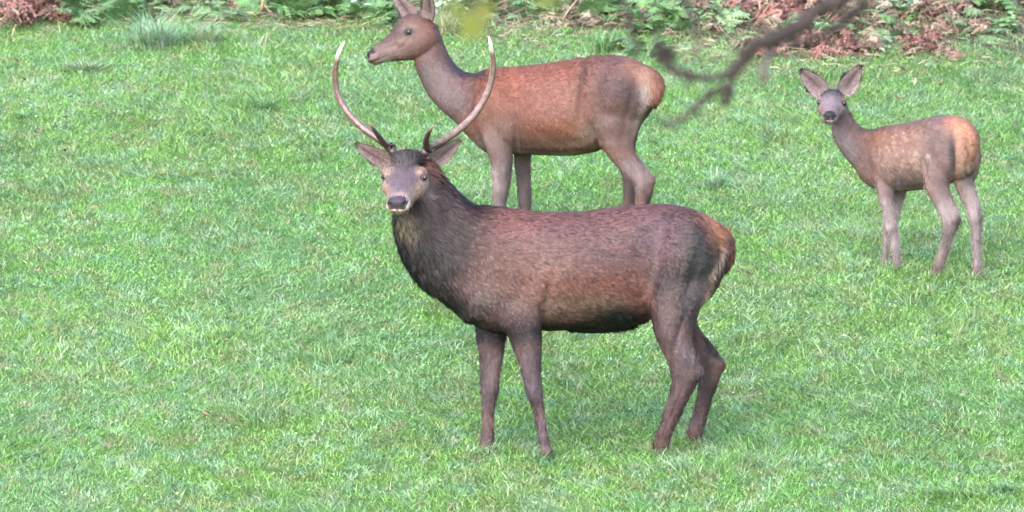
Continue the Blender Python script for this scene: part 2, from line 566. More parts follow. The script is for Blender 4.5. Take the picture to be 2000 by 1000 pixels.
def paint_head(c, P, hd, pal, eyes):
    q = hd.local(P); x, y, z = q.T
    ay = np.abs(y)
    near = ss(-.02, .12, x) * (1 - ss(1.1, 1.2, x)) * (1 - ss(.30, .40, ay)) * (1 - ss(.32, .42, np.abs(z))) * ss(-.30, -.22, z)
    def put(w, col, k=1.0):
        nonlocal c
        w = (np.clip(w, 0, 1) * near * k)[:, None]
        c = c * (1 - w) + np.array(col) * w
    put(ss(.10, .26, x + .25 * z), pal['face'])
    put(ss(.02, .10, z) * (1 - ss(.10, .17, ay)) * (1 - ss(.74, .86, x)), pal['bridge'], .9)
    put(np.exp(-((x - pal.get('crown_x', .16)) / pal.get('crown_w', .14)) ** 2) * ss(.06, .12, z) * (1 - ss(.17, .22, ay)), pal['crown'], pal.get('crown_k', .95))
    put(ss(.42, .55, x) * ss(.07, .12, ay) * (1 - ss(.03, .07, z)), pal['cheek'], .8)
    for e in eyes:
        dd = hd.local(e[None])[0]
        d = np.sqrt(((x - dd[0]) / 1.25) ** 2 + ((y - dd[1]) * hd.ws) ** 2 + (z - dd[2]) ** 2)
        put(np.exp(-(((x - dd[0] + .06) / .09) ** 2 + ((z - dd[2] - .05) / .05) ** 2)) * ss(.06, .12, ay), pal['eyering'], .55)
        put(np.exp(-(((x - dd[0] - .09) / .09) ** 2 + ((z - dd[2] + .06) / .06) ** 2)) * ss(.06, .12, ay), pal['eyering'], .45)
        put(1 - ss(.050, .075, d), (.020, .015, .015), .92)
        put(np.exp(-(((x - dd[0] - .12) / .08) ** 2 + ((ay - .135) / .022) ** 2 + ((z - dd[2] + .02) / .05) ** 2)), pal['bridge'], .7)
    ring = np.exp(-((x - .885) / .030) ** 2) * ss(-.10, -.05, z)
    put(ring * ss(.035, .075, ay), pal['muzzle'], .8)
    put(ss(.88, .91, x) * ss(-.12, -.10, z) * (1 - ss(-.01, .02, z)), pal['muzzle'], .8)
    put(ss(.885 , .915, x + .3 * ay) * ss(-.068, -.052, z + .25 * ay) * (1 - ss(.088, .106, ay - .30 * z)), pal['nose'], .97)
    put(ss(.94, .97, x) * np.exp(-(ay / .012) ** 2) * ss(-.1, -.08, z) * (1 - ss(-.05, -.03, z)), (.02, .016, .018), .7)
    for s_ in (-1, 1):                                            # nostrils
        put(np.exp(-(((y - s_ * (.070 + .5 * (z + .005))) / .026) ** 2 + ((z + .004) / .034) ** 2) ** 1.5) * 1.5 * ss(.87, .90, x), (.008, .006, .008), 1.0)
    put(ss(.66, .76, x) * (1 - ss(-.135, -.118, z)), pal['chin'], .95)
    put(np.exp(-((z + .112 - .02 * (1 - x)) / .011) ** 2) * ss(.70, .76, x), (.016, .013, .014), .9)
    return c


def tube(path, rad, k=10, cap=True):
    """tapering tube along a path, as (V, F4, F3)"""
    path = np.asarray(path, float); n = len(path)
    T = np.gradient(path, axis=0); T /= np.linalg.norm(T, axis=1)[:, None]
    ref = np.array([0, 1.0, .13]); A = np.cross(T, ref); A /= np.linalg.norm(A, axis=1)[:, None]
    Bn = np.cross(T, A)
    t = np.linspace(0, 2 * math.pi, k, endpoint=False)
    V = path[:, None] + (A[:, None] * np.cos(t)[None, :, None] + Bn[:, None] * np.sin(t)[None, :, None]) * np.asarray(rad)[:, None, None]
    i = np.arange(n * k).reshape(n, k); j = np.roll(i, -1, 1)
    F4 = np.stack([i[:-1], j[:-1], j[1:], i[1:]], -1).reshape(-1, 4)
    V = np.concatenate([V.reshape(-1, 3), path[:1], path[-1:]])
    F3 = np.concatenate([np.stack([np.full(k, n * k), j[0], i[0]], 1), np.stack([np.full(k, n * k + 1), i[-1], j[-1]], 1)])
    return V, F4, F3


def make_ear(name, root, base, tip, face, width, pal, cup=.55, twist=0.0):
    """a cupped leaf-shaped ear with a front and a back skin"""
    base, tip = np.array(base), np.array(tip)
    A = tip - base; Ln = np.linalg.norm(A); A /= Ln
    N = np.array(face, float); N -= A * (N @ A); N /= np.linalg.norm(N)
    Sd = np.cross(A, N)
    nu, nv = 18, 13
    u = np.linspace(0, 1, nu)[:, None]; v = np.linspace(-1, 1, nv)[None]
    hw = width * (np.sin(np.pi * np.clip(.14 + .86 * u, 0, 1) ** .82) ** .78)
    hw = np.maximum(hw, .002)
    cv = cup * (1 - .55 * u)
    front = base + A * (u * Ln)[..., None] + Sd * (hw * np.sin(v * (1.05 + .5 * (1 - u))))[..., None] / 1.0 + N * (hw * cv * (np.abs(v) ** 1.7 - 1))[..., None]
    back = front - N * (.006 * (1 - .6 * np.abs(v)) + .012 * (1 - u))[..., None]
    V = np.concatenate([front.reshape(-1, 3), back.reshape(-1, 3)])
    i = np.arange(nu * nv).reshape(nu, nv); m = nu * nv
    f = np.stack([i[:-1, :-1], i[:-1, 1:], i[1:, 1:], i[1:, :-1]], -1).reshape(-1, 4)
    b = f[:, ::-1] + m
    rim = list(i[:, 0]) + list(i[-1, 1:]) + list(i[::-1, -1][1:]) + list(i[0, ::-1][1:-1])
    rim = np.array(rim); rn = np.roll(rim, -1)
    r = np.stack([rim, rn, rn + m, rim + m], 1)
    uu, vv = np.broadcast_to(u, (nu, nv)), np.broadcast_to(v, (nu, nv))
    inner, rimc, backc, mid = [np.array(pal[k]) for k in ('inner', 'rim', 'back', 'deep')]
    wd = np.exp(-((vv / .38) ** 2)) * np.sin(np.pi * np.clip(uu * 1.1, 0, 1))
    streak = .5 + .5 * np.sin(vv * 14 + uu * 3)
    c = inner + (mid - inner) * (wd * (.55 + .45 * streak))[..., None]
    e = (ss(.66, .88, np.abs(vv)) * ss(.10, .35, uu) * (.55 + .45 * np.sin(uu * 9 + vv * 2)) + ss(.80, .95, uu)).clip(0, 1)[..., None]
    c = c * (1 - e) + rimc * e
    colr = np.concatenate([c.reshape(-1, 3), np.tile(backc, (m, 1))])
    me = mesh_np('ear', V - np.array(root.location), F4=np.concatenate([f, b, r]), col=colr, smooth=True)
    o = link('ear', me, M['ear'], root)
    # short hairs along the rim and inside
    rg = np.random.default_rng(5)
    n = 900
    iu, iv = rg.integers(1, nu - 1, n), rg.integers(0, nv, n)
    P = front[iu, iv] + rg.normal(0, .002, (n, 3))
    d = A * (.006 + .008 * rg.random(n))[:, None] + Sd * (np.sign(v[0, iv]) * np.abs(v[0, iv]) ** 3 * .006 - (np.abs(v[0, iv]) < .7) * v[0, iv] * .016)[:, None] + N * (.004 + .008 * rg.random(n))[:, None]
    Vh, F3, F4 = ribbons(P, d, d * .2, np.full(n, .0016), np.cross(d, N) / np.linalg.norm(np.cross(d, N), axis=1)[:, None])
    ch = c[iu, iv] * (.75 + .6 * rg.random(n))[:, None]
    hm = mesh_np('ear_hair', Vh - np.array(root.location), F3, F4, np.repeat(ch, 5, 0))
    tag(link('ear_hair', hm, M['fur'], o), kind='stuff')
    return o


def sphere(c, r, sq=(1, 1, 1), col=(.01, .008, .008), n=12):
    th = np.linspace(0, math.pi, n); ph = np.linspace(0, 2 * math.pi, 16, endpoint=False)
    V = np.array([[math.sin(t) * math.cos(p), math.sin(t) * math.sin(p), math.cos(t)] for t in th for p in ph]) * np.array(sq) * r + c
    i = np.arange(n * 16).reshape(n, 16); j = np.roll(i, -1, 1)
    return mesh_np('eye', V, F4=np.stack([i[:-1], i[1:], j[1:], j[:-1]], -1).reshape(-1, 4), col=np.tile(col, (len(V), 1)), smooth=True)


def make_hoof(root, c, fwd, s, col):
    """cloven hoof: two wedge-shaped claws"""
    FEET.append((c[0], c[1]))
    V, F = [], []
    f = np.array(fwd, float); f /= np.linalg.norm(f); l = np.array([-f[1], f[0], 0])
    for q in (-1, 1):
        o = len(V)
        for (a, b, h) in ((-.9, .55, 0), (1.5, .28, 0), (-.9, .06, 0), (1.5, .05, 0), (-.75, .5, 1.5), (.35, .40, 1.5), (-.75, .06, 1.5), (.35, .06, 1.5)):
            V.append(c + f * a * s + l * q * b * s * 1.5 + np.array([0, 0, h * s]))
        F += [tuple(o + k for k in qd) for qd in ((0, 1, 3, 2), (4, 6, 7, 5), (0, 4, 5, 1), (2, 3, 7, 6), (0, 2, 6, 4), (1, 5, 7, 3))]
    me = mesh_np('hoof', np.array(V) - np.array(root.location), F4=np.array(F), col=np.tile(col, (len(V), 1)))
    o = link('hoof', me, M['horn'], root)
    b = o.modifiers.new('bevel', 'BEVEL'); b.width = .006; b.segments = 2
    return o


def mesh_arrays(me):
    n = len(me.vertices); V = np.empty(n * 3, np.float32); me.vertices.foreach_get('co', V); V = V.reshape(-1, 3).astype(float)
    N = np.empty(n * 3, np.float32); me.vertex_normals.foreach_get('vector', N); N = N.reshape(-1, 3).astype(float)
    me.calc_loop_triangles()
    T = np.empty(len(me.loop_triangles) * 3, np.int32); me.loop_triangles.foreach_get('vertices', T)
    return V, N, T.reshape(-1, 3)


def make_fur(root, V, N, T, col, px, flows, count, hd, jitter=.22, wet=1.0, seed=3):
    """short guard hairs lying on the skin along the coat's direction"""
    rg = np.random.default_rng(seed)
    per = 10 if wet > .8 else 4                                                       # hairs gather in small wet locks
    nl = count // per; count = nl * per
    a, b, c = V[T[:, 0]], V[T[:, 1]], V[T[:, 2]]
    ar = np.linalg.norm(np.cross(b - a, c - a), axis=1)
    f = np.searchsorted(np.cumsum(ar) / ar.sum(), rg.random(nl)).clip(0, len(T) - 1)
    u, v = rg.random(nl), rg.random(nl)
    fl = u + v > 1; u[fl] = 1 - u[fl]; v[fl] = 1 - v[fl]
    P = a[f] + (b[f] - a[f]) * u[:, None] + (c[f] - a[f]) * v[:, None]
    i = T[f, 0]
    lock = np.repeat(np.arange(nl), per)
    nl_, count_, count = nl, count, nl
    Nn = N[i]; C = col[i]; pp = px[i]
    D = np.zeros((count, 3)); Ln = np.zeros(count); Wt = np.full(count, 1e-9)
    for (x, y, rx, ry, d, ln, lift) in flows:
        w = gauss(pp, (x, y, rx, ry))
        D += w[:, None] * np.array(d); Ln += w * ln; Wt += w
    D /= Wt[:, None]; Ln /= Wt
    if hd is not None:
        q = hd.local(P)
        near = ss(.0, .2, q[:, 0]) * (1 - ss(.30, .42, np.abs(q[:, 1]))) * (1 - ss(.32, .45, np.abs(q[:, 2]))) * ss(-.30, -.2, q[:, 2])
        hdir = -hd.F + .35 * hd.U * np.sign(q[:, 2] + .05)[:, None]
        D = D * (1 - near[:, None]) + hdir * near[:, None]
        Ln = Ln * (1 - near) + near * (.010 * hd.L / .4)
        Ln = Ln + near * .022 * ss(.14, .20, q[:, 2]) * (1 - ss(.24, .34, q[:, 0])) * (hd.L > .398)
        bare = (q[:, 0] > .90) & (q[:, 2] > -.09) & (np.abs(q[:, 1]) < .2)
        Ln = np.where(bare, 0, Ln)
    D /= np.linalg.norm(D, axis=1)[:, None] + 1e-9
    # wet clumps: neighbouring hairs gather to shared directions
    D += wet * .30 * np.stack([v3(P, 34, 1), v3(P, 34, 2), v3(P, 34, 3)], 1) + jitter * rg.normal(0, 1, (count, 3)) * .6
    D -= Nn * (D * Nn).sum(1)[:, None]
    D /= np.linalg.norm(D, axis=1)[:, None] + 1e-9
    Ln = Ln * (.7 + .6 * rg.random(nl)); k = (Ln > .004)[lock]
    lift = (.14 + .20 * rg.random(nl)) * (1 + .9 * ss(.022, .04, Ln))
    shade = np.clip(1 + wet * rg.normal(0, .36, nl) + .22 * wet * np.clip(v3(P, 55, 7), -1, 1), .35, 1.4)
    P, Nn, C, D, L2, lift, shade = [q[lock][k] for q in (P, Nn, C, D, Ln, lift, shade)]
    n = len(P)
    X = np.cross(Nn, D)
    loose = 1 - ss(.012, .020, L2)                               # short hair lies singly, long hair in locks
    lift = lift * (1 - .65 * loose)
    jx = rg.normal(0, 1, n) * (.22 * L2 * (1 - loose) + .012 * loose); jd = rg.normal(0, 1, n) * (.25 * L2 * (1 - loose) + .012 * loose)
    root_ = P + X * jx[:, None] + D * jd[:, None] - Nn * .0012
    tip_ = P + D * (L2 * (1 + rg.normal(0, .12, n)))[:, None] + X * (jx * (1 - .75 * wet * (1 - loose)))[:, None] + Nn * (L2 * lift * .55)[:, None]
    side = X + Nn * rg.normal(0, .25, n)[:, None]
    side /= np.linalg.norm(side, axis=1)[:, None]
    width = (.0016 + .0018 * rg.random(n)) * (.7 + L2 / .05)
    Vh = np.stack([root_ - side * width[:, None] * .5, root_ + side * width[:, None] * .5, tip_], 1).reshape(-1, 3)
    F3 = np.arange(n * 3).reshape(n, 3)
    val = (shade * (1 - .6 * loose) + .6 * loose) * (.72 + .56 * rg.random(n))
    C5 = np.repeat((C * val[:, None])[:, None], 3, 1).copy(); rt = (.85 + .25 * loose)[:, None, None]; C5[:, :2] *= rt; C5[:, 2:] *= 1.2  # roots darkened, tips lightened as highlights in the hair colour
    me = mesh_np('fur', Vh, F3, None, C5.reshape(-1, 3))
    return tag(link('fur', me, M['fur'], root), kind='stuff')


def lin(r, g, b, k=1.0):
    f = lambda c: (c / 255 / 12.92) if c / 255 <= .04045 else ((c / 255 + .055) / 1.055) ** 2.4
    return (f(r) * k, f(g) * k, f(b) * k)


ALB = .52                            # photograph's coat colour -> albedo


KC = [1.0]


def cc(r, g, b): return lin(r, g, b, ALB * KC[0])


def relax(me, V, softs, iters):
    """extra smoothing of the trunk only, so muscles run into each other"""
    E = np.empty(len(me.edges) * 2, np.int32); me.edges.foreach_get('vertices', E); E = E.reshape(-1, 2)
    a = np.concatenate([E[:, 0], E[:, 1]]); b = np.concatenate([E[:, 1], E[:, 0]])
    n = len(V); deg = np.bincount(a, minlength=n)[:, None].astype(float)
    px = proj(V)
    w = np.zeros(n)
    for q in softs: w = np.maximum(w, np.clip(gauss(px, q) * 1.5, 0, 1))
    w = (.6 * w)[:, None]
    for _ in range(iters):
        avg = np.stack([np.bincount(a, V[b, k], n) for k in range(3)], 1) / np.maximum(deg, 1)
        V = V + w * (avg - V)
    return V


def finish_deer(root, B, hd, base_col, blobs, pal, eyes, flows, nfur, voxel, smooth, seed, wet, bumps=(), softs=(), iters=40, contrast=(.075, .35), leg_top=660, sat=1.12, slim=.0035):
    me = B.skin(voxel, 3)
    V, N, T = mesh_arrays(me)
    V = relax(me, V, softs, iters)
    me.vertices.foreach_set('co', V.astype(np.float32).ravel()); me.update()
    V, N, T = mesh_arrays(me)
    V = V + N * (.005 * v3(V, 8, seed) + .0022 * v3(V, 26, seed + 1))[:, None]
    V = V - N * (slim * ss(leg_top, leg_top + 40, proj(V)[:, 1]))[:, None]
    q = hd.local(V)
    for s_ in (-1, 1):                                           # nostrils, eye sockets, tear pits and the crease of the mouth
        V = V - N * (hd.L * .026 * np.exp(-(((q[:, 1] - s_ * .072) / .022) ** 2 + ((q[:, 2] + .004) / .028) ** 2)) * ss(.86, .92, q[:, 0]))[:, None]
    V = V - N * (hd.L * .012 * np.exp(-((q[:, 2] + .112 - .02 * (1 - q[:, 0])) / .010) ** 2) * ss(.70, .76, q[:, 0]) * (1 - ss(1.1, 1.2, q[:, 0])) * (np.abs(q[:, 1]) < .2) * (q[:, 2] > -.3))[:, None]
    V = V - N * (hd.L * .012 * np.exp(-(((q[:, 0] - .60) / .20) ** 2 + ((q[:, 2] - .0) / .03) ** 2)) * (np.abs(q[:, 1]) < .25) * (np.abs(q[:, 1]) > .04))[:, None]
    px = proj(V)
    for (x, y, rx, ry, depth, ang) in bumps:                     # folds and muscle lines in the skin
        V = V + N * (depth * gauss(px, (x, y, rx, ry, 0, 0, ang)))[:, None]
    loc = np.array(root.location)
    me.vertices.foreach_set('co', (V - loc).astype(np.float32).ravel()); me.update()
    V2, N, T = mesh_arrays(me)
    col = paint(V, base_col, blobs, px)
    col = paint_head(col, V, hd, pal, eyes)
    leg = ss(leg_top, leg_top + 30, px[:, 1])
    streak = vn(V[:, 0] * 75, V[:, 2] * 5 + V[:, 1] * 20, seed + 8) - .5
    patch = vn(V[:, 0] * 22 + V[:, 1] * 9, V[:, 2] * 13, seed + 9) - .5
    col *= (1 + leg * (.55 * streak + .45 * patch))[:, None]
    col *= (1 + .14 * v3(V, 11, seed + 2) + .12 * v3(V, 42, seed + 3))[:, None]
    lum = col.mean(1, keepdims=True)
    col = np.maximum(lum + (col - lum) * sat, .002)
    col = col * (lum / contrast[0]) ** contrast[1]
    lum = col.mean(1, keepdims=True); lw = leg[:, None]
    col = col * (1 - lw) + (lum + (col - lum) * .75) * (1.35 * lw)
    col = np.clip(col, .005, .8)
    set_col(me, col); me.name = 'body'
    me.polygons.foreach_set('use_smooth', np.ones(len(me.polygons), bool))
    body = link('body', me, M['coat'], root)
    F = make_fur(root, V, N, T, col, px, flows, nfur, hd, seed=seed, wet=wet)
    fm = F.data; n = len(fm.vertices); q = np.empty(n * 3, np.float32); fm.vertices.foreach_get('co', q)
    fm.vertices.foreach_set('co', (q.reshape(-1, 3) - loc.astype(np.float32)).ravel()); fm.update()
    F.parent = body
    return body


def add_eyes(root, hd, eyes, r):
    for e in eyes:
        o = link('eye', sphere(e - np.array(root.location), r), M['eye'], root)


# ---------------------------------------------------------------- stag
def build_stag():
    ym = lambda x: -.03 + (x - 1000) / 300 * .15
    root = thing('red_deer_stag', tuple(ground_at(1150, 872)), 'dark brown stag with two tall curved antlers, standing in front, facing the camera', 'deer', 'red deer in the meadow')
    lat = np.array([-.18, .98, 0]); lat /= np.linalg.norm(lat)
    B = Blob()
    tr = [(1421, 452, 505, .05), (1410, 441, 540, .10), (1388, 425, 578, .15), (1350, 408, 602, .185), (1300, 399, 618, .205), (1250, 399, 632, .215),
          (1200, 405, 639, .225), (1150, 411, 642, .23), (1100, 413, 645, .23), (1055, 411, 647, .225), (1010, 406, 648, .21), (965, 402, 650, .195)]
    secs = [(x, t, x, b, ym(x), w) for x, t, b, w in tr]
    secs += [(932, 401, 915, 630, ym(925), .175), (912, 392, 868, 592, ym(900) - .01, .15), (892, 374, 822, 556, -.10, .135), (873, 353, 789, 508, -.115, .128),
             (857, 332, 772, 455, -.13, .118), (842, 316, 772, 410, -.14, .10), (828, 306, 785, 385, -.15, .07)]
    B.loft(secs, lat, power=.92)
    # muscles
    def el(px, py, Y, rx, ry, w, ang=0):
        s = FPX / (Y - CAMP[1]); a = R(ang)
        B.ell(W(px, py, Y), np.array([math.cos(a) * rx / s, 0, -math.sin(a) * rx / s]), np.array([math.sin(a) * ry / s, 0, math.cos(a) * ry / s]), lat * w)
    el(985, 560, -.10, 62, 95, .125, -15); el(985, 560, .07, 62, 90, .12, -15)
    el(1015, 606, -.13, 42, 38, .09); el(930, 588, -.11, 36, 46, .09, 30)
    el(1330, 505, -.01, 70, 95, .155, 10); el(1330, 505, .22, 70, 95, .12, 10)
    el(1315, 580, -.05, 55, 62, .11, 0)
    # legs: near fore, far fore, near hind, far hind
    B.loft([(955, 520, 1045, 520, -.12, .07), (945, 575, 1058, 575, -.13, .085), (965, 620, 1062, 620, -.14, .082), (990, 655, 1059, 653, -.145, .07), (1003, 690, 1059, 690, -.15, .058),
            (1015, 725, 1058, 725, -.15, .050), (1025, 760, 1060, 760, -.15, .046), (1031, 782, 1063, 782, -.15, .044), (1040, 806, 1065, 809, -.145, .033), (1045, 830, 1068, 832, -.14, .030),
            (1049, 852, 1073, 856, -.135, .036), (1053, 868, 1077, 870, -.14, .035), (1056, 882, 1081, 882, -.15, .034), (1058, 890, 1078, 890, -.15, .03)], lat)
    B.loft([(945, 560, 1010, 560, .08, .06), (931, 620, 998, 620, .09, .066), (930, 655, 990, 655, .09, .058), (934, 696, 984, 696, .085, .05), (937, 730, 979, 730, .08, .045),
            (938, 765, 974, 765, .075, .043), (941, 788, 969, 788, .07, .038), (942, 812, 965, 812, .07, .031), (941, 838, 965, 838, .065, .031), (939, 858, 964, 858, .06, .036), (938, 874, 966, 874, .04, .034), (940, 882, 962, 882, .04, .03)], lat)
    B.loft([(1268, 500, 1405, 500, -.03, .08), (1255, 565, 1392, 565, -.06, .095), (1264, 612, 1366, 605, -.08, .085), (1278, 650, 1352, 642, -.09, .070), (1294, 688, 1356, 678, -.09, .056), (1306, 715, 1367, 708, -.085, .048),
            (1311, 738, 1373, 730, -.08, .046), (1310, 758, 1362, 752, -.075, .043), (1304, 780, 1347, 778, -.065, .037), (1295, 806, 1334, 804, -.045, .034), (1287, 832, 1321, 830, -.02, .035), (1279, 852, 1312, 850, .0, .039),
            (1274, 866, 1309, 866, .01, .038), (1274, 876, 1304, 876, .01, .032)], lat)
    B.loft([(1300, 540, 1398, 540, .20, .08), (1312, 600, 1368, 600, .22, .07), (1330, 640, 1362, 632, .22, .056), (1345, 678, 1388, 668, .22, .05), (1358, 708, 1408, 697, .225, .046), (1363, 728, 1415, 713, .23, .044),
            (1363, 748, 1406, 740, .235, .042), (1360, 775, 1394, 770, .24, .036), (1354, 802, 1386, 800, .245, .034), (1347, 828, 1378, 828, .25, .036), (1341, 844, 1374, 844, .25, .038), (1340, 858, 1370, 858, .25, .033)], lat)
    # tail and sheath
    B.loft([(1408, 440, 1424, 450, ym(1415), .03), (1417, 468, 1434, 474, ym(1420), .035), (1417, 500, 1433, 504, ym(1420), .03), (1408, 528, 1421, 532, ym(1415), .018)], lat, k=12)
    B.loft([(1110, 610, 1110, 650, ym(1110), .05), (1160, 612, 1160, 650, ym(1160), .05), (1200, 612, 1202, 647, ym(1200), .045), (1232, 605, 1236, 640, ym(1230), .03)], lat, k=12)
    hd = Head(W(798, 333, -.17), (-.14, -.90, -.40), .40, 1.42, roll=0.0, zs=1.02)
    hd.build(B)
    B.ell(hd.p(.10, 0, .20), hd.L * .17 * hd.F, hd.L * .19 * hd.S, hd.L * .095 * hd.U)       # forehead tuft
    eyes = [hd.p(.345, q * .182, .075) for q in (-1, 1)]
    b = [
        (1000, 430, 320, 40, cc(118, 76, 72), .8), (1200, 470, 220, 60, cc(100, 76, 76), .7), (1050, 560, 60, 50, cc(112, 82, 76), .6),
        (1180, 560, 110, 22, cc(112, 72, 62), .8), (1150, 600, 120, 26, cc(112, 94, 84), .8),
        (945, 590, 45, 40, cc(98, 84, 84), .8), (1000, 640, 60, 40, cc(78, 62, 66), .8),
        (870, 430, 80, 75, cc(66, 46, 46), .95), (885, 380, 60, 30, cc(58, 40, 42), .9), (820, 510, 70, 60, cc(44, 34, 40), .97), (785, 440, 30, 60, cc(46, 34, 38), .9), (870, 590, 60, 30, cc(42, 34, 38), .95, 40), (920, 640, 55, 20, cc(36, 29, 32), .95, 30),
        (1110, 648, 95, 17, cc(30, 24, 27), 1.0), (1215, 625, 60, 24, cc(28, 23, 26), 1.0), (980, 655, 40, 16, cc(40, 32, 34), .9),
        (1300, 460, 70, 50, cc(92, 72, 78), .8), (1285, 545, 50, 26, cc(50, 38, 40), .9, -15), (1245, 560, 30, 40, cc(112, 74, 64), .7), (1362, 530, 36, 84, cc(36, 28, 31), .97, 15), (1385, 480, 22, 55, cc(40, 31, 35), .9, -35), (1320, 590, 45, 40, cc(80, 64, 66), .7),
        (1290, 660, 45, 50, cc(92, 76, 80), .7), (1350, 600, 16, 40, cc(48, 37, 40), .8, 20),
        (1400, 437, 50, 20, cc(160, 112, 94), .85, 48), (1413, 468, 22, 26, cc(150, 106, 78), .85), (1406, 506, 8, 40, cc(168, 142, 124), .9, 25), (1378, 585, 7, 30, cc(150, 128, 112), .8, 25), (1428, 490, 9, 34, cc(112, 70, 62), .95),
        (960, 740, 45, 70, cc(84, 67, 72), .85), (955, 840, 40, 50, cc(84, 62, 60), .8), (1035, 740, 40, 60, cc(74, 62, 70), .85), (1060, 840, 40, 50, cc(92, 74, 80), .8),
        (1340, 720, 50, 50, cc(82, 66, 68), .85), (1345, 690, 30, 14, cc(112, 98, 104), .6, 60), (1310, 810, 40, 60, cc(86, 64, 66), .85), (1375, 790, 35, 70, cc(72, 52, 56), .85), (1395, 680, 14, 26, cc(44, 34, 38), .8, -40),  # the pale slanting streak is a highlight painted into the leg colour
        (1368, 728, 6, 6, cc(110, 98, 98), .3),
        (792, 432, 18, 22, cc(128, 118, 92), .75), (800, 455, 8, 25, cc(96, 86, 74), .6),
    ]
    pal = dict(face=cc(136, 118, 114), bridge=cc(92, 80, 88), crown=cc(54, 44, 48), crown_k=1.0, cheek=cc(140, 116, 102), eyering=cc(158, 134, 120), muzzle=cc(186, 164, 152),
               nose=cc(70, 60, 70), chin=cc(168, 158, 126))
    fl = [(1150, 450, 200, 60, (1, .1, -.45), .022, 0), (1150, 580, 200, 50, (1, .1, -.7), .022, 0), (1340, 450, 60, 50, (1, .1, -.9), .024, 0), (1330, 560, 60, 60, (.5, 0, -1), .026, 0),
          (1410, 480, 30, 50, (.4, -.2, -1), .03, 0), (880, 420, 50, 60, (.75, 0, -.75), .050, 0), (820, 500, 60, 50, (.35, -.2, -1), .056, 0), (790, 430, 25, 40, (.1, -.3, -1), .045, 0), (880, 590, 50, 30, (.6, 0, -.8), .050, 0),
          (960, 560, 50, 60, (.6, 0, -.8), .022, 0), (1000, 640, 50, 30, (.2, 0, -1), .018, 0), (1130, 648, 90, 10, (.9, 0, -.5), .026, 0), (1220, 635, 40, 14, (.7, 0, -.8), .05, 0),
          (950, 760, 50, 110, (.05, 0, -1), .012, 0), (1045, 760, 45, 110, (.1, 0, -1), .012, 0), (1320, 750, 70, 110, (0, 0, -1), .013, 0), (1240, 400, 180, 10, (1, 0, -.1), .022, 0), (1310, 660, 50, 30, (.2, 0, -1), .016, 0)]
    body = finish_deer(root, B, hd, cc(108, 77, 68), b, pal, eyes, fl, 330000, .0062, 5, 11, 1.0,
                       softs=[(1130, 510, 190, 90), (960, 520, 90, 90), (1330, 520, 80, 90), (1330, 600, 60, 40), (860, 480, 90, 80)], iters=45,
                       contrast=(.078, .40), sat=1.22,
                       bumps=[(1066, 592, 10, 45, -.018, 10), (1045, 520, 26, 60, -.010, 14), (965, 510, 24, 75, .010, -16), (922, 540, 18, 60, -.010, -24), (1015, 600, 30, 30, .014, 0), (945, 585, 28, 34, .010, 20),
                              (1242, 530, 44, 60, -.018, 0), (1262, 610, 12, 36, -.020, -28), (1290, 432, 26, 14, .014, 0), (1205, 425, 60, 10, -.006, 0), (1120, 540, 70, 60, .016, 0), (1290, 565, 20, 50, .014, 12), (1345, 560, 10, 70, -.010, 16),
                              (1385, 540, 12, 60, .008, 18), (1330, 640, 6, 50, -.010, 18), (900, 450, 20, 80, -.010, -32), (850, 470, 26, 70, .010, -28), (1030, 430, 60, 16, -.008, 0),
                              (1042, 770, 15, 13, .007, 0), (1048, 795, 12, 10, -.004, 0), (1062, 858, 14, 9, .005, 0), (1054, 820, 4, 30, -.004, 5), (1035, 705, 6, 40, .006, 5), (1018, 700, 5, 40, -.005, 8),
                              (956, 762, 14, 13, .007, 0), (953, 850, 12, 9, .005, 0), (960, 710, 5, 40, -.006, 0), (1345, 690, 7, 44, -.012, -28), (1371, 730, 9, 12, .005, 0), (1325, 735, 14, 22, .006, 0),
                              (1318, 795, 4, 44, -.006, 22), (1296, 846, 14, 10, .005, 0), (1388, 690, 5, 34, -.010, -28), (1412, 712, 8, 10, .009, 0), (1372, 795, 4, 40, -.006, 15), (1356, 842, 12, 9, .005, 0), (1300, 655, 16, 40, .008, -20)])
    add_eyes(root, hd, eyes, .0175)
    epal = dict(inner=cc(150, 130, 126), rim=cc(84, 66, 66), back=cc(100, 80, 74), deep=cc(92, 68, 66))
    make_ear('ear', root, W(762, 322, -.13), W(692, 279, -.11), (.15, -1, .1), .046, epal, cup=.75)
    make_ear('ear', root, W(842, 318, -.10), W(901, 273, -.06), (-.1, -1, .1), .046, epal, cup=.75)
    loc = np.array(root.location)

    def antler(beam, tine):
        pts = np.array([np.append(W(x, y, Y), r) for x, y, Y, r in beam])
        Q = catmull(pts, 7)
        rg = np.random.default_rng(int(beam[0][0]))
        Q[3:-9, :3] += rg.normal(0, .0007, (len(Q) - 12, 3)); Q[:-9, 3] *= 1 + .035 * rg.normal(0, 1, len(Q) - 9); Q[8:12, 3] *= np.array([1.15, 1.42, 1.36, 1.12])
        V, F4, F3 = tube(Q[:, :3], Q[:, 3] * .90 / 376.0, 12)
        t = np.linspace(0, 1, len(Q))
        ridge = 1 + .0 * t
        basec, midc, tipc = np.array(cc(64, 46, 44)), np.array(cc(122, 96, 88)), np.array([.62, .57, .47])
        c = basec + (midc - basec) * ss(.10, .45, t)[:, None]
        c = c * (1 - ss(.76, .84, t))[:, None] + tipc * ss(.76, .84, t)[:, None]
        c = np.repeat(c[:, None], 12, 1)
        rg = np.random.default_rng(8)
        lane = rg.random(12)[None, :] * .75 + rg.random((len(Q), 12)) * .25; lane = lane * (1 - ss(.76, .84, t))[:, None] + .62 * ss(.76, .84, t)[:, None]                   # long pale and dark furrows
        c = c * (.35 + 1.35 * lane ** 1.5)[..., None]
        c = np.clip(c.reshape(-1, 3), 0, .8)
        c = np.concatenate([c, c[:1], c[-1:]])
        o = link('antler', mesh_np('antler', V - loc, F3, F4, c, True), M['antler'], root)
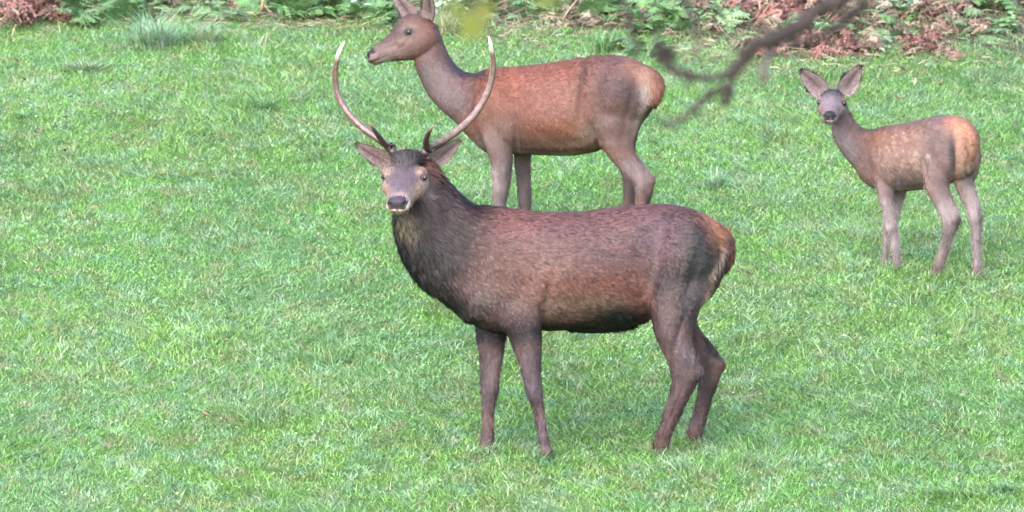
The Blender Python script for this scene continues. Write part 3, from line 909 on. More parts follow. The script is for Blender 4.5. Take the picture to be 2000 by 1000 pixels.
        pts = np.array([np.append(W(x, y, Y), r) for x, y, Y, r in tine])
        Q = catmull(pts, 5)
        V, F4, F3 = tube(Q[:, :3], Q[:, 3] / 376.0, 10)
        c = np.tile(np.array(cc(74, 52, 48)), (len(Q), 1)) + (np.array(cc(190, 150, 110)) - np.array(cc(74, 52, 48))) * ss(.6, 1, np.linspace(0, 1, len(Q)))[:, None]
        c = np.repeat(c, 10, 0); c = np.concatenate([c, c[:1], c[-1:]])
        link('brow_tine', mesh_np('brow_tine', V - loc, F3, F4, c, True), M['antler'], o)
    antler([(772, 304, -.17, 10), (764, 291, -.17, 10.5), (757, 285, -.165, 8), (735, 269, -.14, 8), (705, 247, -.10, 8.2), (681, 222, -.08, 7.8), (663, 193, -.07, 7.2), (655, 162, -.08, 6.6), (655, 132, -.11, 5.8), (662, 104, -.15, 4.6), (668, 90, -.17, 3.2), (673, 81, -.18, 1.0)],
           [(757, 287, -.175, 7), (746, 274, -.22, 6), (734, 258, -.28, 4.6), (726, 247, -.31, 3), (721, 239, -.33, .8)])
    antler([(826, 304, -.15, 10), (834, 291, -.145, 10.5), (842, 286, -.14, 8), (868, 273, -.11, 8), (901, 249, -.07, 8.2), (928, 222, -.05, 7.8), (949, 188, -.05, 7.2), (961, 152, -.06, 6.6), (963, 118, -.09, 5.8), (959, 92, -.13, 4.4), (957, 80, -.15, 3.0), (955, 71, -.16, 1.0)],
           [(834, 290, -.16, 7), (832, 276, -.21, 6), (836, 262, -.26, 4.4), (842, 252, -.29, 2.6), (846, 246, -.31, .8)])
    for px, py, Y in ((1068, 892, -.15), (951, 884, .04), (1289, 878, .0), (1354, 862, .25)):
        p = W(px, py, Y); p[2] = gz(p[0], p[1]) - .004
        make_hoof(root, p, (-1, -.15, 0), .026, cc(60, 52, 54))
    return root


# ---------------------------------------------------------------- hind
def build_hind():
    Y0 = 4.15
    KC[0] = .60
    sc = FPX / (Y0 - CAMP[1])
    th = R(20)
    ym = lambda x: Y0 - math.tan(th) * (x - 1100) / sc
    root = thing('red_deer_hind', tuple(ground_at(1120, 505)), 'reddish brown antlerless hind behind the stag, head in profile looking left', 'deer', 'red deer in the meadow')
    lat = np.array([math.sin(th), math.cos(th), 0])
    B = Blob()
    tr = [(1283, 152, 190, .04), (1272, 139, 212, .085), (1256, 125, 235, .125), (1230, 113, 262, .16), (1195, 107, 284, .185), (1155, 109, 297, .205), (1120, 115, 303, .215), (1085, 121, 303, .215),
          (1050, 126, 302, .205), (1010, 128, 302, .19), (975, 131, 302, .17), (948, 137, 297, .15)]
    secs = [(x, t, x, b, ym(x), w) for x, t, b, w in tr]
    secs += [(925, 142, 912, 262, ym(920), .12), (906, 138, 880, 232, ym(895), .098), (890, 127, 857, 210, ym(875), .084), (876, 108, 838, 186, ym(858) + .005, .078), (866, 86, 822, 152, ym(845), .075),
             (857, 62, 811, 124, ym(835), .074), (851, 47, 815, 100, ym(832), .065), (845, 45, 825, 84, ym(832), .04)]
    B.loft(secs, lat, power=.93)
    def el(px, py, Y, rx, ry, w, ang=0):
        s = FPX / (Y - CAMP[1]); a = R(ang)
        B.ell(W(px, py, Y), np.array([math.cos(a) * rx / s, 0, -math.sin(a) * rx / s]), np.array([math.sin(a) * ry / s, 0, math.cos(a) * ry / s]), lat * w)
    nr, fr = -.10, .10
    el(965, 225, ym(965) - .08, 42, 66, .10, -12); el(965, 225, ym(965) + .08, 40, 62, .09, -12); el(985, 262, ym(985) - .10, 24, 26, .065)
    el(1215, 180, ym(1215) - .08, 52, 66, .11, 10); el(1215, 180, ym(1215) + .08, 50, 66, .10, 10); el(1205, 245, ym(1205) - .10, 36, 44, .085)
    g = lambda x, o: ym(x) + o
    B.loft([(945, 230, 1000, 230, g(975, -.10), .06), (944, 270, 1005, 270, g(975, -.11), .065), (953, 298, 1002, 296, g(977, -.12), .055), (961, 330, 1000, 330, g(980, -.12), .045), (962, 365, 995, 365, g(980, -.12), .039),
            (963, 400, 988, 400, g(980, -.12), .036), (965, 418, 989, 418, g(980, -.12), .034), (969, 432, 987, 432, g(980, -.12), .027), (970, 460, 987, 460, g(980, -.115), .025), (967, 482, 988, 482, g(980, -.11), .029), (964, 500, 987, 500, g(980, -.12), .028), (964, 512, 985, 512, g(980, -.12), .026)], lat)
    B.loft([(1000, 270, 1040, 270, g(1018, .10), .055), (1003, 305, 1036, 305, g(1018, .11), .048), (1006, 335, 1037, 335, g(1018, .11), .042), (1010, 370, 1038, 370, g(1018, .11), .037), (1013, 400, 1038, 400, g(1018, .11), .034),
            (1015, 415, 1036, 415, g(1018, .11), .032), (1018, 430, 1034, 430, g(1018, .11), .026), (1018, 455, 1034, 455, g(1018, .11), .025), (1015, 476, 1034, 476, g(1018, .11), .029), (1013, 492, 1033, 492, g(1018, .11), .027)], lat)
    B.loft([(1155, 200, 1255, 200, g(1205, -.07), .075), (1156, 245, 1248, 245, g(1205, -.09), .08), (1166, 278, 1239, 275, g(1205, -.10), .07), (1185, 302, 1240, 296, g(1210, -.11), .058), (1204, 325, 1254, 314, g(1225, -.11), .048), (1224, 345, 1268, 333, g(1245, -.11), .042),
            (1238, 366, 1280, 350, g(1258, -.11), .040), (1241, 384, 1276, 374, g(1258, -.11), .037), (1240, 402, 1268, 400, g(1255, -.11), .031), (1236, 430, 1260, 430, g(1250, -.11), .028), (1230, 462, 1253, 462, g(1245, -.11), .028), (1225, 484, 1250, 484, g(1238, -.11), .032), (1220, 502, 1246, 502, g(1235, -.11), .03), (1220, 512, 1243, 512, g(1235, -.11), .027)], lat)
    B.loft([(1180, 220, 1262, 220, g(1210, .09), .07), (1185, 262, 1246, 262, g(1210, .10), .06), (1195, 296, 1240, 292, g(1215, .10), .05), (1208, 328, 1244, 318, g(1222, .10), .042), (1215, 352, 1248, 342, g(1230, .10), .038),
            (1217, 376, 1246, 370, g(1230, .10), .035), (1216, 400, 1240, 400, g(1228, .10), .03), (1213, 430, 1234, 430, g(1222, .10), .027), (1209, 458, 1230, 458, g(1220, .10), .028), (1205, 474, 1228, 474, g(1216, .10), .031), (1203, 490, 1226, 490, g(1216, .10), .028)], lat)
    # tail hanging over the rump
    B.loft([(1250, 124, 1268, 130, g(1262, 0), .03), (1264, 142, 1290, 146, g(1278, -.03), .04), (1268, 168, 1297, 170, g(1282, -.04), .042), (1268, 190, 1291, 194, g(1280, -.04), .035), (1268, 206, 1279, 212, g(1276, -.04), .018)], lat, k=14)
    hd = Head(W(843, 58, ym(838)), (-.92, -.10, -.36), .395, 1.12, zs=1.0)
    hd.build(B, HEAD_HIND)
    eyes = [hd.p(.335, q * .180, .095) for q in (-1, 1)]
    b = [
        (1050, 165, 130, 60, cc(172, 98, 74), .9), (1060, 240, 110, 40, cc(150, 88, 62), .85), (960, 200, 50, 60, cc(160, 90, 66), .85), (975, 260, 45, 40, cc(136, 100, 88), .8),
        (1080, 190, 60, 40, cc(168, 112, 100), .6), (1085, 282, 70, 18, cc(122, 96, 82), .8), (1150, 258, 22, 18, cc(158, 138, 122), .8), (1110, 302, 55, 6, cc(176, 166, 132), .9), (1015, 300, 25, 8, cc(150, 130, 108), .8),
        (1205, 150, 55, 40, cc(124, 88, 86), .85), (1185, 200, 40, 50, cc(122, 84, 76), .8), (1240, 215, 14, 45, cc(82, 62, 64), .9, -8), (1220, 175, 40, 22, cc(98, 74, 76), .6), (1205, 250, 45, 40, cc(126, 98, 90), .8),
        (1250, 135, 34, 18, cc(186, 130, 108), .95, 35), (1262, 160, 14, 30, cc(190, 148, 128), .9), (1259, 188, 8, 24, cc(206, 190, 182), .95), (1248, 235, 8, 35, cc(170, 146, 132), .85, 15), (1284, 168, 16, 34, cc(178, 116, 92), 1.0), (1275, 212, 10, 16, cc(90, 56, 46), .8), (1262, 245, 8, 40, cc(60, 46, 44), .75, 20),
        (850, 160, 32, 60, cc(132, 106, 104), .95), (885, 195, 36, 36, cc(136, 112, 112), .9), (888, 128, 40, 16, cc(78, 64, 78), .9, 45), (918, 142, 34, 8, cc(74, 62, 74), .85, 10), (830, 150, 14, 40, cc(120, 104, 102), .7), (935, 285, 30, 16, cc(150, 128, 122), .8), (865, 75, 14, 40, cc(120, 86, 78), .7),
        (918, 180, 5, 36, cc(106, 58, 44), .6, 22), (1138, 142, 5, 26, cc(70, 46, 42), .6, 12), (1131, 185, 4, 34, cc(84, 54, 48), .5, 0),  # dark crease lines of the skin folds, painted into the coat colour
        (980, 370, 40, 90, cc(134, 112, 112), .9), (1022, 370, 26, 70, cc(104, 84, 84), .9), (1240, 340, 40, 40, cc(126, 102, 100), .85), (1228, 380, 16, 30, cc(104, 80, 80), .7), (1268, 388, 8, 10, cc(70, 54, 54), .7),
    ]
    pal = dict(face=cc(142, 108, 100), bridge=cc(112, 84, 82), crown=cc(136, 88, 74), crown_k=.7, cheek=cc(150, 118, 116), eyering=cc(160, 130, 116), muzzle=cc(150, 122, 120),
               nose=cc(46, 42, 52), chin=cc(176, 164, 150))
    fl = [(1050, 150, 150, 50, (1, 0, -.4), .022, 0), (1060, 270, 120, 30, (1, 0, -.6), .022, 0), (1210, 160, 60, 50, (.8, 0, -.8), .020, 0), (1270, 160, 25, 40, (.3, -.2, -1), .028, 0), (860, 150, 40, 60, (.5, 0, -.9), .020, 0), (920, 190, 40, 50, (.7, 0, -.7), .018, 0),
          (1210, 250, 50, 40, (.3, 0, -1), .016, 0), (980, 360, 50, 80, (0, 0, -1), .011, 0), (1240, 360, 50, 80, (.1, 0, -1), .011, 0), (975, 260, 40, 40, (.3, 0, -1), .015, 0)]
    finish_deer(root, B, hd, cc(146, 96, 78), b, pal, eyes, fl, 180000, .0062, 5, 21, .45, leg_top=300, contrast=(.075, .18), sat=.95,
                softs=[(1060, 200, 140, 70), (1200, 180, 75, 80), (950, 200, 60, 70), (1210, 240, 45, 40)], iters=40,
                bumps=[(1137, 146, 5, 44, -.012, 8), (1131, 200, 6, 40, -.008, 0), (1007, 262, 6, 40, -.018, 0), (1160, 262, 9, 34, -.018, -30), (920, 185, 7, 44, -.012, 22), (955, 190, 10, 50, .012, -12), (985, 265, 20, 22, .012, 0), (1140, 205, 22, 50, -.014, 0),
                       (1170, 125, 22, 12, .012, 0), (1080, 235, 70, 40, .016, 0), (1185, 215, 16, 44, .012, 10), (1225, 225, 8, 50, -.008, 12), (900, 215, 10, 44, -.006, 35), (1110, 285, 60, 10, .010, 0), (978, 375, 14, 14, .006, 0), (985, 330, 6, 30, .005, 0), (1024, 380, 10, 12, .005, 0), (1277, 352, 8, 9, .008, 0), (1236, 322, 6, 34, -.009, -35), (1255, 385, 4, 24, -.005, 0), (1200, 285, 20, 24, .008, -30)])
    add_eyes(root, hd, eyes, .0165)
    epal = dict(inner=cc(190, 166, 162), rim=cc(80, 66, 70), back=cc(112, 92, 92), deep=cc(96, 72, 70))
    Yh = ym(838)
    make_ear('ear', root, W(806, 36, Yh + .08), W(768, -16, Yh + .14), (-.35, -.75, .45), .046, epal, cup=.7)
    make_ear('ear', root, W(834, 40, Yh - .07), W(836, -28, Yh - .13), (-.5, -.85, 0), .046, epal, cup=.7)
    for px, py, Y in ((974, 512, g(980, -.12)), (1022, 494, g(1018, .11)), (1231, 512, g(1235, -.11)), (1214, 492, g(1216, .10))):
        p = W(px, py, Y); p[2] = gz(p[0], p[1]) - .004
        make_hoof(root, p, (-1, .3, 0), .023, cc(60, 52, 54))


# ---------------------------------------------------------------- calf
def build_calf():
    Y0 = 3.9
    KC[0] = .84
    sc = FPX / (Y0 - CAMP[1])
    th = R(33)
    ym = lambda x: Y0 - math.tan(th) * (x - 1800) / sc * .85
    root = thing('red_deer_calf', tuple(ground_at(1810, 530)), 'small long-eared young deer standing alone at the right, looking back at the camera', 'deer', 'red deer in the meadow')
    lat = np.array([math.sin(th), math.cos(th), 0])
    B = Blob()
    tr = [(1906, 258, 320, .05), (1896, 242, 338, .085), (1880, 230, 350, .115), (1858, 225, 358, .135), (1832, 226, 365, .145), (1805, 232, 370, .15), (1775, 240, 373, .148), (1748, 243, 375, .14), (1724, 247, 373, .125)]
    secs = [(x, t, x, b, ym(x), w) for x, t, b, w in tr]
    secs += [(1706, 252, 1692, 358, ym(1700), .095), (1692, 252, 1675, 333, ym(1685), .072), (1678, 246, 1657, 312, ym(1668), .060), (1666, 234, 1641, 290, ym(1655) - .02, .055), (1658, 220, 1630, 268, ym(1645) - .04, .053), (1652, 205, 1626, 248, ym(1640) - .06, .05), (1646, 196, 1630, 232, ym(1636) - .06, .035)]
    B.loft(secs, lat, power=.93)
    def el(px, py, Y, rx, ry, w, ang=0):
        s = FPX / (Y - CAMP[1]); a = R(ang)
        B.ell(W(px, py, Y), np.array([math.cos(a) * rx / s, 0, -math.sin(a) * rx / s]), np.array([math.sin(a) * ry / s, 0, math.cos(a) * ry / s]), lat * w)
    g = lambda x, o: ym(x) + o
    el(1728, 315, g(1728, -.06), 26, 48, .075, -12); el(1735, 315, g(1735, .06), 26, 46, .07, -12)
    el(1846, 285, g(1846, -.06), 30, 50, .08, 8); el(1880, 285, g(1880, .06), 26, 50, .08, 0); el(1838, 335, g(1838, -.07), 24, 32, .06, 0)
    B.loft([(1708, 330, 1746, 330, g(1728, -.07), .045), (1712, 362, 1746, 362, g(1728, -.08), .043), (1717, 388, 1745, 388, g(1728, -.08), .036), (1724, 415, 1750, 415, g(1728, -.08), .031), (1729, 440, 1753, 440, g(1728, -.08), .028), (1734, 458, 1755, 458, g(1728, -.08), .027),
            (1739, 472, 1755, 472, g(1728, -.08), .021), (1742, 495, 1757, 495, g(1728, -.08), .019), (1744, 512, 1760, 512, g(1728, -.08), .022), (1745, 526, 1762, 526, g(1728, -.085), .021), (1746, 534, 1760, 534, g(1728, -.085), .019)], lat)
    B.loft([(1738, 340, 1775, 340, g(1755, .07), .04), (1746, 372, 1768, 372, g(1755, .08), .034), (1741, 398, 1762, 400, g(1755, .08), .029), (1734, 424, 1754, 428, g(1755, .08), .026), (1726, 448, 1746, 450, g(1755, .08), .024), (1725, 464, 1740, 464, g(1755, .08), .020),
            (1724, 486, 1736, 486, g(1755, .075), .018), (1721, 505, 1735, 505, g(1755, .07), .021), (1720, 518, 1735, 518, g(1755, .06), .02), (1721, 526, 1733, 526, g(1755, .06), .018)], lat)
    B.loft([(1812, 290, 1872, 290, g(1845, -.06), .055), (1804, 335, 1862, 335, g(1840, -.08), .058), (1808, 365, 1852, 362, g(1835, -.09), .05), (1820, 390, 1858, 382, g(1840, -.09), .041), (1831, 410, 1868, 402, g(1850, -.09), .035), (1839, 430, 1876, 422, g(1858, -.09), .032),
            (1840, 450, 1873, 444, g(1858, -.09), .030), (1838, 470, 1862, 466, g(1852, -.09), .025), (1832, 492, 1854, 490, g(1845, -.09), .022), (1825, 514, 1846, 513, g(1838, -.09), .023), (1820, 530, 1840, 530, g(1832, -.09), .024), (1818, 540, 1838, 540, g(1830, -.09), .022), (1819, 548, 1834, 548, g(1830, -.09), .019)], lat)
    B.loft([(1862, 300, 1916, 300, g(1890, .04), .055), (1860, 335, 1908, 335, g(1890, .05), .055), (1866, 362, 1900, 358, g(1892, .05), .044), (1876, 385, 1907, 380, g(1895, .05), .036), (1886, 408, 1914, 402, g(1900, .05), .031), (1892, 428, 1918, 420, g(1905, .05), .029),
            (1896, 448, 1918, 444, g(1908, .05), .027), (1899, 470, 1917, 468, g(1908, .05), .022), (1901, 495, 1917, 495, g(1908, .05), .020), (1901, 516, 1917, 516, g(1908, .05), .022), (1902, 531, 1918, 531, g(1908, .05), .022), (1903, 540, 1917, 540, g(1908, .05), .019)], lat)
    B.loft([(1886, 240, 1900, 248, g(1893, -.03), .02), (1888, 265, 1908, 268, g(1898, -.075), .026), (1886, 292, 1907, 294, g(1897, -.085), .026), (1887, 310, 1901, 313, g(1894, -.08), .018), (1890, 320, 1896, 321, g(1893, -.08), .008)], lat, k=12)
    hd = Head(W(1627, 197, ym(1635) - .10), (-.10, -.96, -.27), .30, 1.28, roll=.03, zs=1.04)
    hd.build(B, HEAD_CALF)
    eyes = [hd.p(.395, q * .184, .075) for q in (-1, 1)]
    b = [
        (1760, 270, 60, 30, cc(136, 98, 88), .8), (1720, 280, 34, 34, cc(134, 92, 74), .85), (1730, 320, 34, 30, cc(130, 94, 78), .8), (1770, 310, 40, 30, cc(138, 104, 92), .7), (1775, 355, 28, 22, cc(84, 72, 70), .85), (1770, 374, 36, 6, cc(160, 144, 126), .85),
        (1840, 240, 30, 20, cc(120, 94, 94), .8), (1835, 290, 30, 40, cc(112, 90, 88), .85), (1818, 345, 26, 30, cc(136, 110, 104), .75),
        (1888, 250, 38, 24, cc(190, 124, 96), .95, 35), (1872, 240, 20, 14, cc(180, 122, 98), .8, 20), (1908, 285, 14, 40, cc(184, 128, 102), .9, -5), (1886, 330, 12, 34, cc(172, 152, 130), .7), (1874, 288, 10, 40, cc(176, 128, 102), .8), (1897, 292, 10, 24, cc(158, 108, 78), 1.0), (1912, 330, 8, 26, cc(190, 150, 120), .8), (1898, 350, 8, 20, cc(70, 56, 52), .8, 20),
        (1859, 300, 6, 34, cc(48, 38, 40), .95, -4), (1852, 340, 6, 22, cc(66, 52, 52), .8, 15),
        (1650, 280, 26, 45, cc(126, 108, 110), .95, -30), (1672, 250, 20, 16, cc(110, 84, 78), .8, 30), (1690, 300, 14, 40, cc(112, 84, 78), .6, -15), (1700, 252, 26, 6, cc(78, 62, 58), .7),
        (1740, 440, 40, 90, cc(142, 122, 124), .9), (1742, 400, 12, 30, cc(120, 100, 100), .5), (1850, 440, 34, 90, cc(128, 106, 106), .85), (1908, 440, 24, 90, cc(138, 116, 118), .9), (1872, 436, 7, 16, cc(66, 52, 54), .8), (1914, 425, 5, 16, cc(78, 62, 64), .7), (1900, 375, 14, 16, cc(156, 138, 134), .7),
    ]
    for k in range(60):                                          # fading cream flecks of the calf coat
        x, y = rng.uniform(1715, 1800), rng.uniform(255, 345)
        b.append((x, y, rng.uniform(1.2, 2.6), rng.uniform(1.6, 5), cc(186, 150, 130), rng.uniform(.2, .6), rng.uniform(-50, 10)))
    b += [(1788, 300, 4, 4, cc(204, 172, 150), .5), (1783, 312, 4, 5, cc(200, 166, 146), .4), (1812, 305, 5, 5, cc(168, 150, 146), .8)]
    pal = dict(face=cc(142, 116, 114), bridge=cc(132, 114, 124), crown=cc(60, 52, 62), crown_x=.27, crown_w=.17, crown_k=1.0, cheek=cc(142, 112, 106), eyering=cc(178, 142, 128), muzzle=cc(150, 128, 130),
               nose=cc(40, 36, 42), chin=cc(176, 160, 156))
    fl = [(1760, 270, 80, 40, (1, 0, -.35), .016, 0), (1760, 340, 60, 30, (.9, 0, -.6), .016, 0), (1850, 270, 40, 50, (.7, 0, -.8), .018, 0), (1895, 290, 25, 50, (.2, -.2, -1), .022, 0), (1660, 280, 30, 50, (.4, 0, -.9), .016, 0), (1740, 440, 50, 90, (0, 0, -1), .009, 0), (1870, 440, 60, 90, (0, 0, -1), .009, 0)]
    finish_deer(root, B, hd, cc(130, 98, 88), b, pal, eyes, fl, 120000, .0052, 4, 31, .45, leg_top=375, contrast=(.075, .15), sat=.95, slim=.0045,
                softs=[(1770, 300, 60, 50), (1850, 280, 50, 50), (1725, 310, 30, 44)], iters=30,
                bumps=[(1750, 340, 4, 30, -.012, 0), (1806, 330, 6, 30, -.014, -15), (1866, 320, 5, 44, -.010, 0), (1722, 300, 7, 34, .008, -14), (1805, 290, 14, 34, -.010, 0), (1828, 236, 14, 9, .008, 0), (1770, 325, 30, 26, .010, 0), (1888, 330, 4, 40, -.010, 0), (1743, 448, 9, 9, .006, 0), (1735, 448, 7, 8, .004, 0), (1872, 430, 6, 7, .007, 0), (1850, 405, 4, 24, -.006, -28), (1853, 475, 3, 26, -.004, 15), (1913, 428, 6, 7, .006, 0), (1752, 514, 9, 6, .004, 0), (1836, 520, 9, 6, .004, 0), (1909, 520, 9, 6, .004, 0)])
    add_eyes(root, hd, eyes, .0150)
    epal = dict(inner=cc(166, 146, 146), rim=cc(40, 32, 36), back=cc(100, 80, 78), deep=cc(104, 80, 78))
    Yh = ym(1635) - .09
    make_ear('ear', root, W(1609, 184, Yh), W(1563, 134, Yh + .01), (-.2, -1, -.1), .060, epal, cup=.5)
    make_ear('ear', root, W(1646, 182, Yh), W(1683, 126, Yh + .01), (.15, -1, -.1), .058, epal, cup=.5)
    for px, py, Y in ((1752, 535, g(1728, -.085)), (1726, 527, g(1755, .06)), (1826, 549, g(1830, -.09)), (1910, 541, g(1908, .05))):
        p = W(px, py, Y); p[2] = gz(p[0], p[1]) - .004
        make_hoof(root, p, (-1, .4, 0), .019, cc(60, 52, 54))


build_stag()
build_hind()
build_calf()
build_grass(FEET)
build_cover()
build_tangle()


# ------------------------------------------------------------------ bracken, leafy plants, tussocks at the wood edge
def frond_mesh(seed, length, curl, droop, pin, pal, npin=13, crinkle=.3):
    """one fern frond: an arching stalk with leaflets cut into lobes; base at the origin, growing up and along +x"""
    rg = np.random.default_rng(seed)
    V, F3, C = [], [], []
    def tri(a, b, c, col):
        n = len(V); V.extend([a, b, c]); F3.append((n, n + 1, n + 2)); C.extend([col] * 3)
    def at(t):
        ang = R(78) - curl * t
        s = np.linspace(0, t, 12); an = R(78) - curl * s
        return np.array([np.trapz(np.cos(an), s), 0, np.trapz(np.sin(an), s)]) * length, np.array([math.cos(ang), 0, math.sin(ang)])
    stalk = np.array(pal[0]); leaf = [np.array(p) for p in pal[1:]]
    pr = None
    for k in range(9):
        p, d = at(k / 8); w = .0045 * (1 - k / 10)
        q = [p + np.array([0, w, 0]), p - np.array([0, w, 0]), p + np.array([0, 0, w])]
        if pr is not None:
            for i in range(3):
                j = (i + 1) % 3
                tri(pr[i], pr[j], q[j], stalk); tri(pr[i], q[j], q[i], stalk)
        pr = q
    for k in range(npin):
        t = .22 + .76 * k / (npin - 1)
        p, d = at(t)
        ln = pin * length * (math.sin(math.pi * min(1, .12 + .95 * (1 - (t - .22) / .8) ** .8 * .62)) + .08) * (.8 + .35 * rg.random())
        up = np.array([-d[2], 0, d[0]])
        for q in (-1, 1):
            if rg.random() < crinkle * .35: continue
            dirp = np.array([0, q, 0]) * .9 + d * (.42 + .2 * rg.random()) + up * rg.normal(.05, crinkle * .5) - np.array([0, 0, droop * rg.random()])
            dirp /= np.linalg.norm(dirp)
            sidev = np.cross(dirp, up); sidev /= np.linalg.norm(sidev)
            col = leaf[rg.integers(len(leaf))] * (.7 + .6 * rg.random())
            m = 5; pp = p
            for i in range(m):
                f0, f1 = i / m, (i + 1) / m
                b0 = p + dirp * ln * f0 - np.array([0, 0, droop * ln * f0 * f0 * .6]); b1 = p + dirp * ln * f1 - np.array([0, 0, droop * ln * f1 * f1 * .6])
                wl = ln * .27 * (1 - f0 * .75)
                for e in (-1, 1):
                    tipv = b0 + (b1 - b0) * .8 + sidev * e * wl + up * rg.normal(0, crinkle * wl * .6)
                    tri(b0, b1, tipv, col * (.85 + .3 * rg.random()))
    me = mesh_np('frond', np.array(V), F3=np.array(F3), col=np.array(C))
    return me


DEADPAL = [[(.24, .17, .11), (.15, .085, .06), (.19, .12, .085), (.12, .07, .055), (.24, .18, .13)],
           [(.26, .21, .14), (.15, .105, .07), (.21, .16, .11), (.10, .075, .06), (.25, .21, .15)],
           [(.23, .145, .105), (.175, .078, .060), (.125, .056, .047), (.19, .105, .08), (.22, .16, .12)]]
GREENPAL = [[(.16, .19, .08), (.085, .17, .055), (.12, .21, .075), (.07, .135, .05)],
            [(.20, .22, .11), (.13, .21, .09), (.18, .25, .13), (.10, .165, .07)]]
dead = [[frond_mesh(100 + 10 * i + j, .62 + .12 * rng.random(), 1.5 + 1.2 * rng.random(), .55, .34, DEADPAL[i], crinkle=.75) for j in range(4)] for i in range(3)]
green = [[frond_mesh(200 + 10 * i + j, .60 + .1 * rng.random(), 1.1 + .9 * rng.random(), .25, .36, GREENPAL[i], crinkle=.25) for j in range(4)] for i in range(2)]
for lst in dead:
    for me in lst: me.materials.append(M['dead'])
for lst in green:
    for me in lst: me.materials.append(M['leaf'])


def fern(px, py, wpx, hpx, meshes, n, label, name='dead_bracken', cat='bracken', group=None, flat=0.0, depth=.35):
    p = ground_at(px, py)
    s = FPX / (p[1] - CAMP[1])
    root = thing(name, tuple(p), label, cat, group)
    hw = wpx / s / 2; hh = hpx / s
    for k in range(n):
        me = meshes[k % len(meshes)]
        o = link('frond', me, None, root)
        x, y = rng.uniform(-1, 1) * hw * .8, rng.uniform(-.2, 1) * depth
        o.location = (x, y, gz(p[0] + x, p[1] + y) - p[2] - .02)
        sc_ = hh / .42 * rng.uniform(.75, 1.2)
        o.scale = (sc_ * (1 + flat), sc_ * (1 + flat), sc_)
        o.rotation_euler = (rng.normal(0, .25), rng.normal(.15 + flat * .5, .25), rng.uniform(0, 6.283))
    return root


def leaf_mesh(seed, pal):
    """pointed ovate leaf folded along its midrib, unit length along +x"""
    rg = np.random.default_rng(seed)
    prof = [(0, .02), (.18, .22), (.42, .30), (.7, .2), (1, .0)]
    V, F4, C = [], [], []
    for x, w in prof:
        z = -.18 * x * x
        V += [(x, -w, z + w * .3), (x, 0, z), (x, w, z + w * .3)]
    for i in range(4):
        for e in (0, 1):
            a = i * 3 + e
            F4.append((a, a + 1, a + 4, a + 3))
    c = np.array(pal)[rg.integers(0, len(pal), len(V))] * .2 + np.array(pal[seed % len(pal)]) * .8
    me = mesh_np('leaf', np.array(V), F4=np.array(F4), col=c)
    me.materials.append(M['leaf'])
    return me


LEAFPAL = [(.10, .20, .06), (.14, .26, .09), (.18, .29, .13), (.08, .17, .06)]
PALEPAL = [(.26, .34, .21), (.21, .31, .17), (.30, .36, .25)]
leafs = [leaf_mesh(i, LEAFPAL) for i in range(4)]
paleleafs = [leaf_mesh(i, PALEPAL) for i in range(3)]
stemv, stemf4, stemf3 = tube(np.array([[0, 0, 0], [.01, .0, .35], [.0, .01, .7], [.02, 0, 1.0]]), [.007, .006, .005, .003], 5)
stem_me = mesh_np('stem', stemv, stemf3, stemf4, np.tile((.12, .13, .06), (len(stemv), 1))); stem_me.materials.append(M['leaf'])


def leafy(px, py, wpx, hpx, meshes, nst, nl, label, leafpx=20, cat='plant', name='leafy_plant'):
    p = ground_at(px, py); s = FPX / (p[1] - CAMP[1])
    root = thing(name, tuple(p), label, cat)
    for k in range(nst):
        st = link('stem', stem_me, None, root)
        x, y = rng.uniform(-.5, .5) * wpx / s, rng.uniform(-.1, .35)
        h = hpx / s * rng.uniform(.6, 1.05)
        st.location = (x, y, gz(p[0] + x, p[1] + y) - p[2] - .01)
        st.scale = (1, 1, h); st.rotation_euler = (rng.normal(0, .22), rng.normal(0, .22), rng.uniform(0, 6.28))
        for q in range(nl):
            lf = link('leaf', meshes[q % len(meshes)], None, st)
            f = .2 + .8 * q / max(1, nl - 1)
            sz = leafpx / s * rng.uniform(.7, 1.25)
            lf.location = (0, 0, f)
            lf.rotation_euler = (rng.normal(0, .3), rng.normal(.1, .35), q * 2.4 + rng.normal(0, .4))
            lf.scale = (sz, sz, sz / h)
    return root


def tussock(px, py, wpx, hpx, n, pal, label, spread=1.0, wd=.006, name='grass_tussock'):
    p = ground_at(px, py); s = FPX / (p[1] - CAMP[1])
    rg = np.random.default_rng(int(px))
    h = hpx / s * (.6 + .7 * rg.random(n)); a = rg.random(n) * 6.283
    rr = wpx / s * .5
    b = np.stack([rg.normal(0, rr * .22, n), rg.normal(0, rr * .18, n), np.full(n, -.01)], 1)
    ou = np.stack([np.cos(a), np.sin(a), 0 * a], 1)
    le = rr * (.35 + .8 * rg.random(n)) * spread
    d0 = ou * le[:, None] * .5; d0[:, 2] = h * 1.25
    d1 = ou * le[:, None] * .7; d1[:, 2] = -h * (.15 + .75 * rg.random(n))
    side = np.stack([-np.sin(a), np.cos(a), 0 * a], 1)
    V, F3, F4 = ribbons(b, d0, d1, np.full(n, wd), side)
    c = np.array(pal)[rg.integers(0, len(pal), n)] * (.7 + .6 * rg.random(n))[:, None]
    o = link(name, mesh_np(name, V, F3, F4, np.repeat(c, 5, 0)), M['grass'], None, tuple(p))
    return tag(o, label, 'grass tussock')


def bent_stalk(pts, Y, r, col, label, name='dead_stalk'):
    P = catmull(np.array([W(x, y, Y + dy) for x, y, dy in pts]), 5)
    base = P[0].copy()
    base[2] = gz(base[0], base[1]) - .02
    P[0] = base
    V, F4, F3 = tube(P - base, np.linspace(r, r * .55, len(P)), 6)
    o = link(name, mesh_np(name, V, F3, F4, np.tile(col, (len(V), 1)), True), M['dead'], None, tuple(base))
    return tag(o, label, 'stalk')


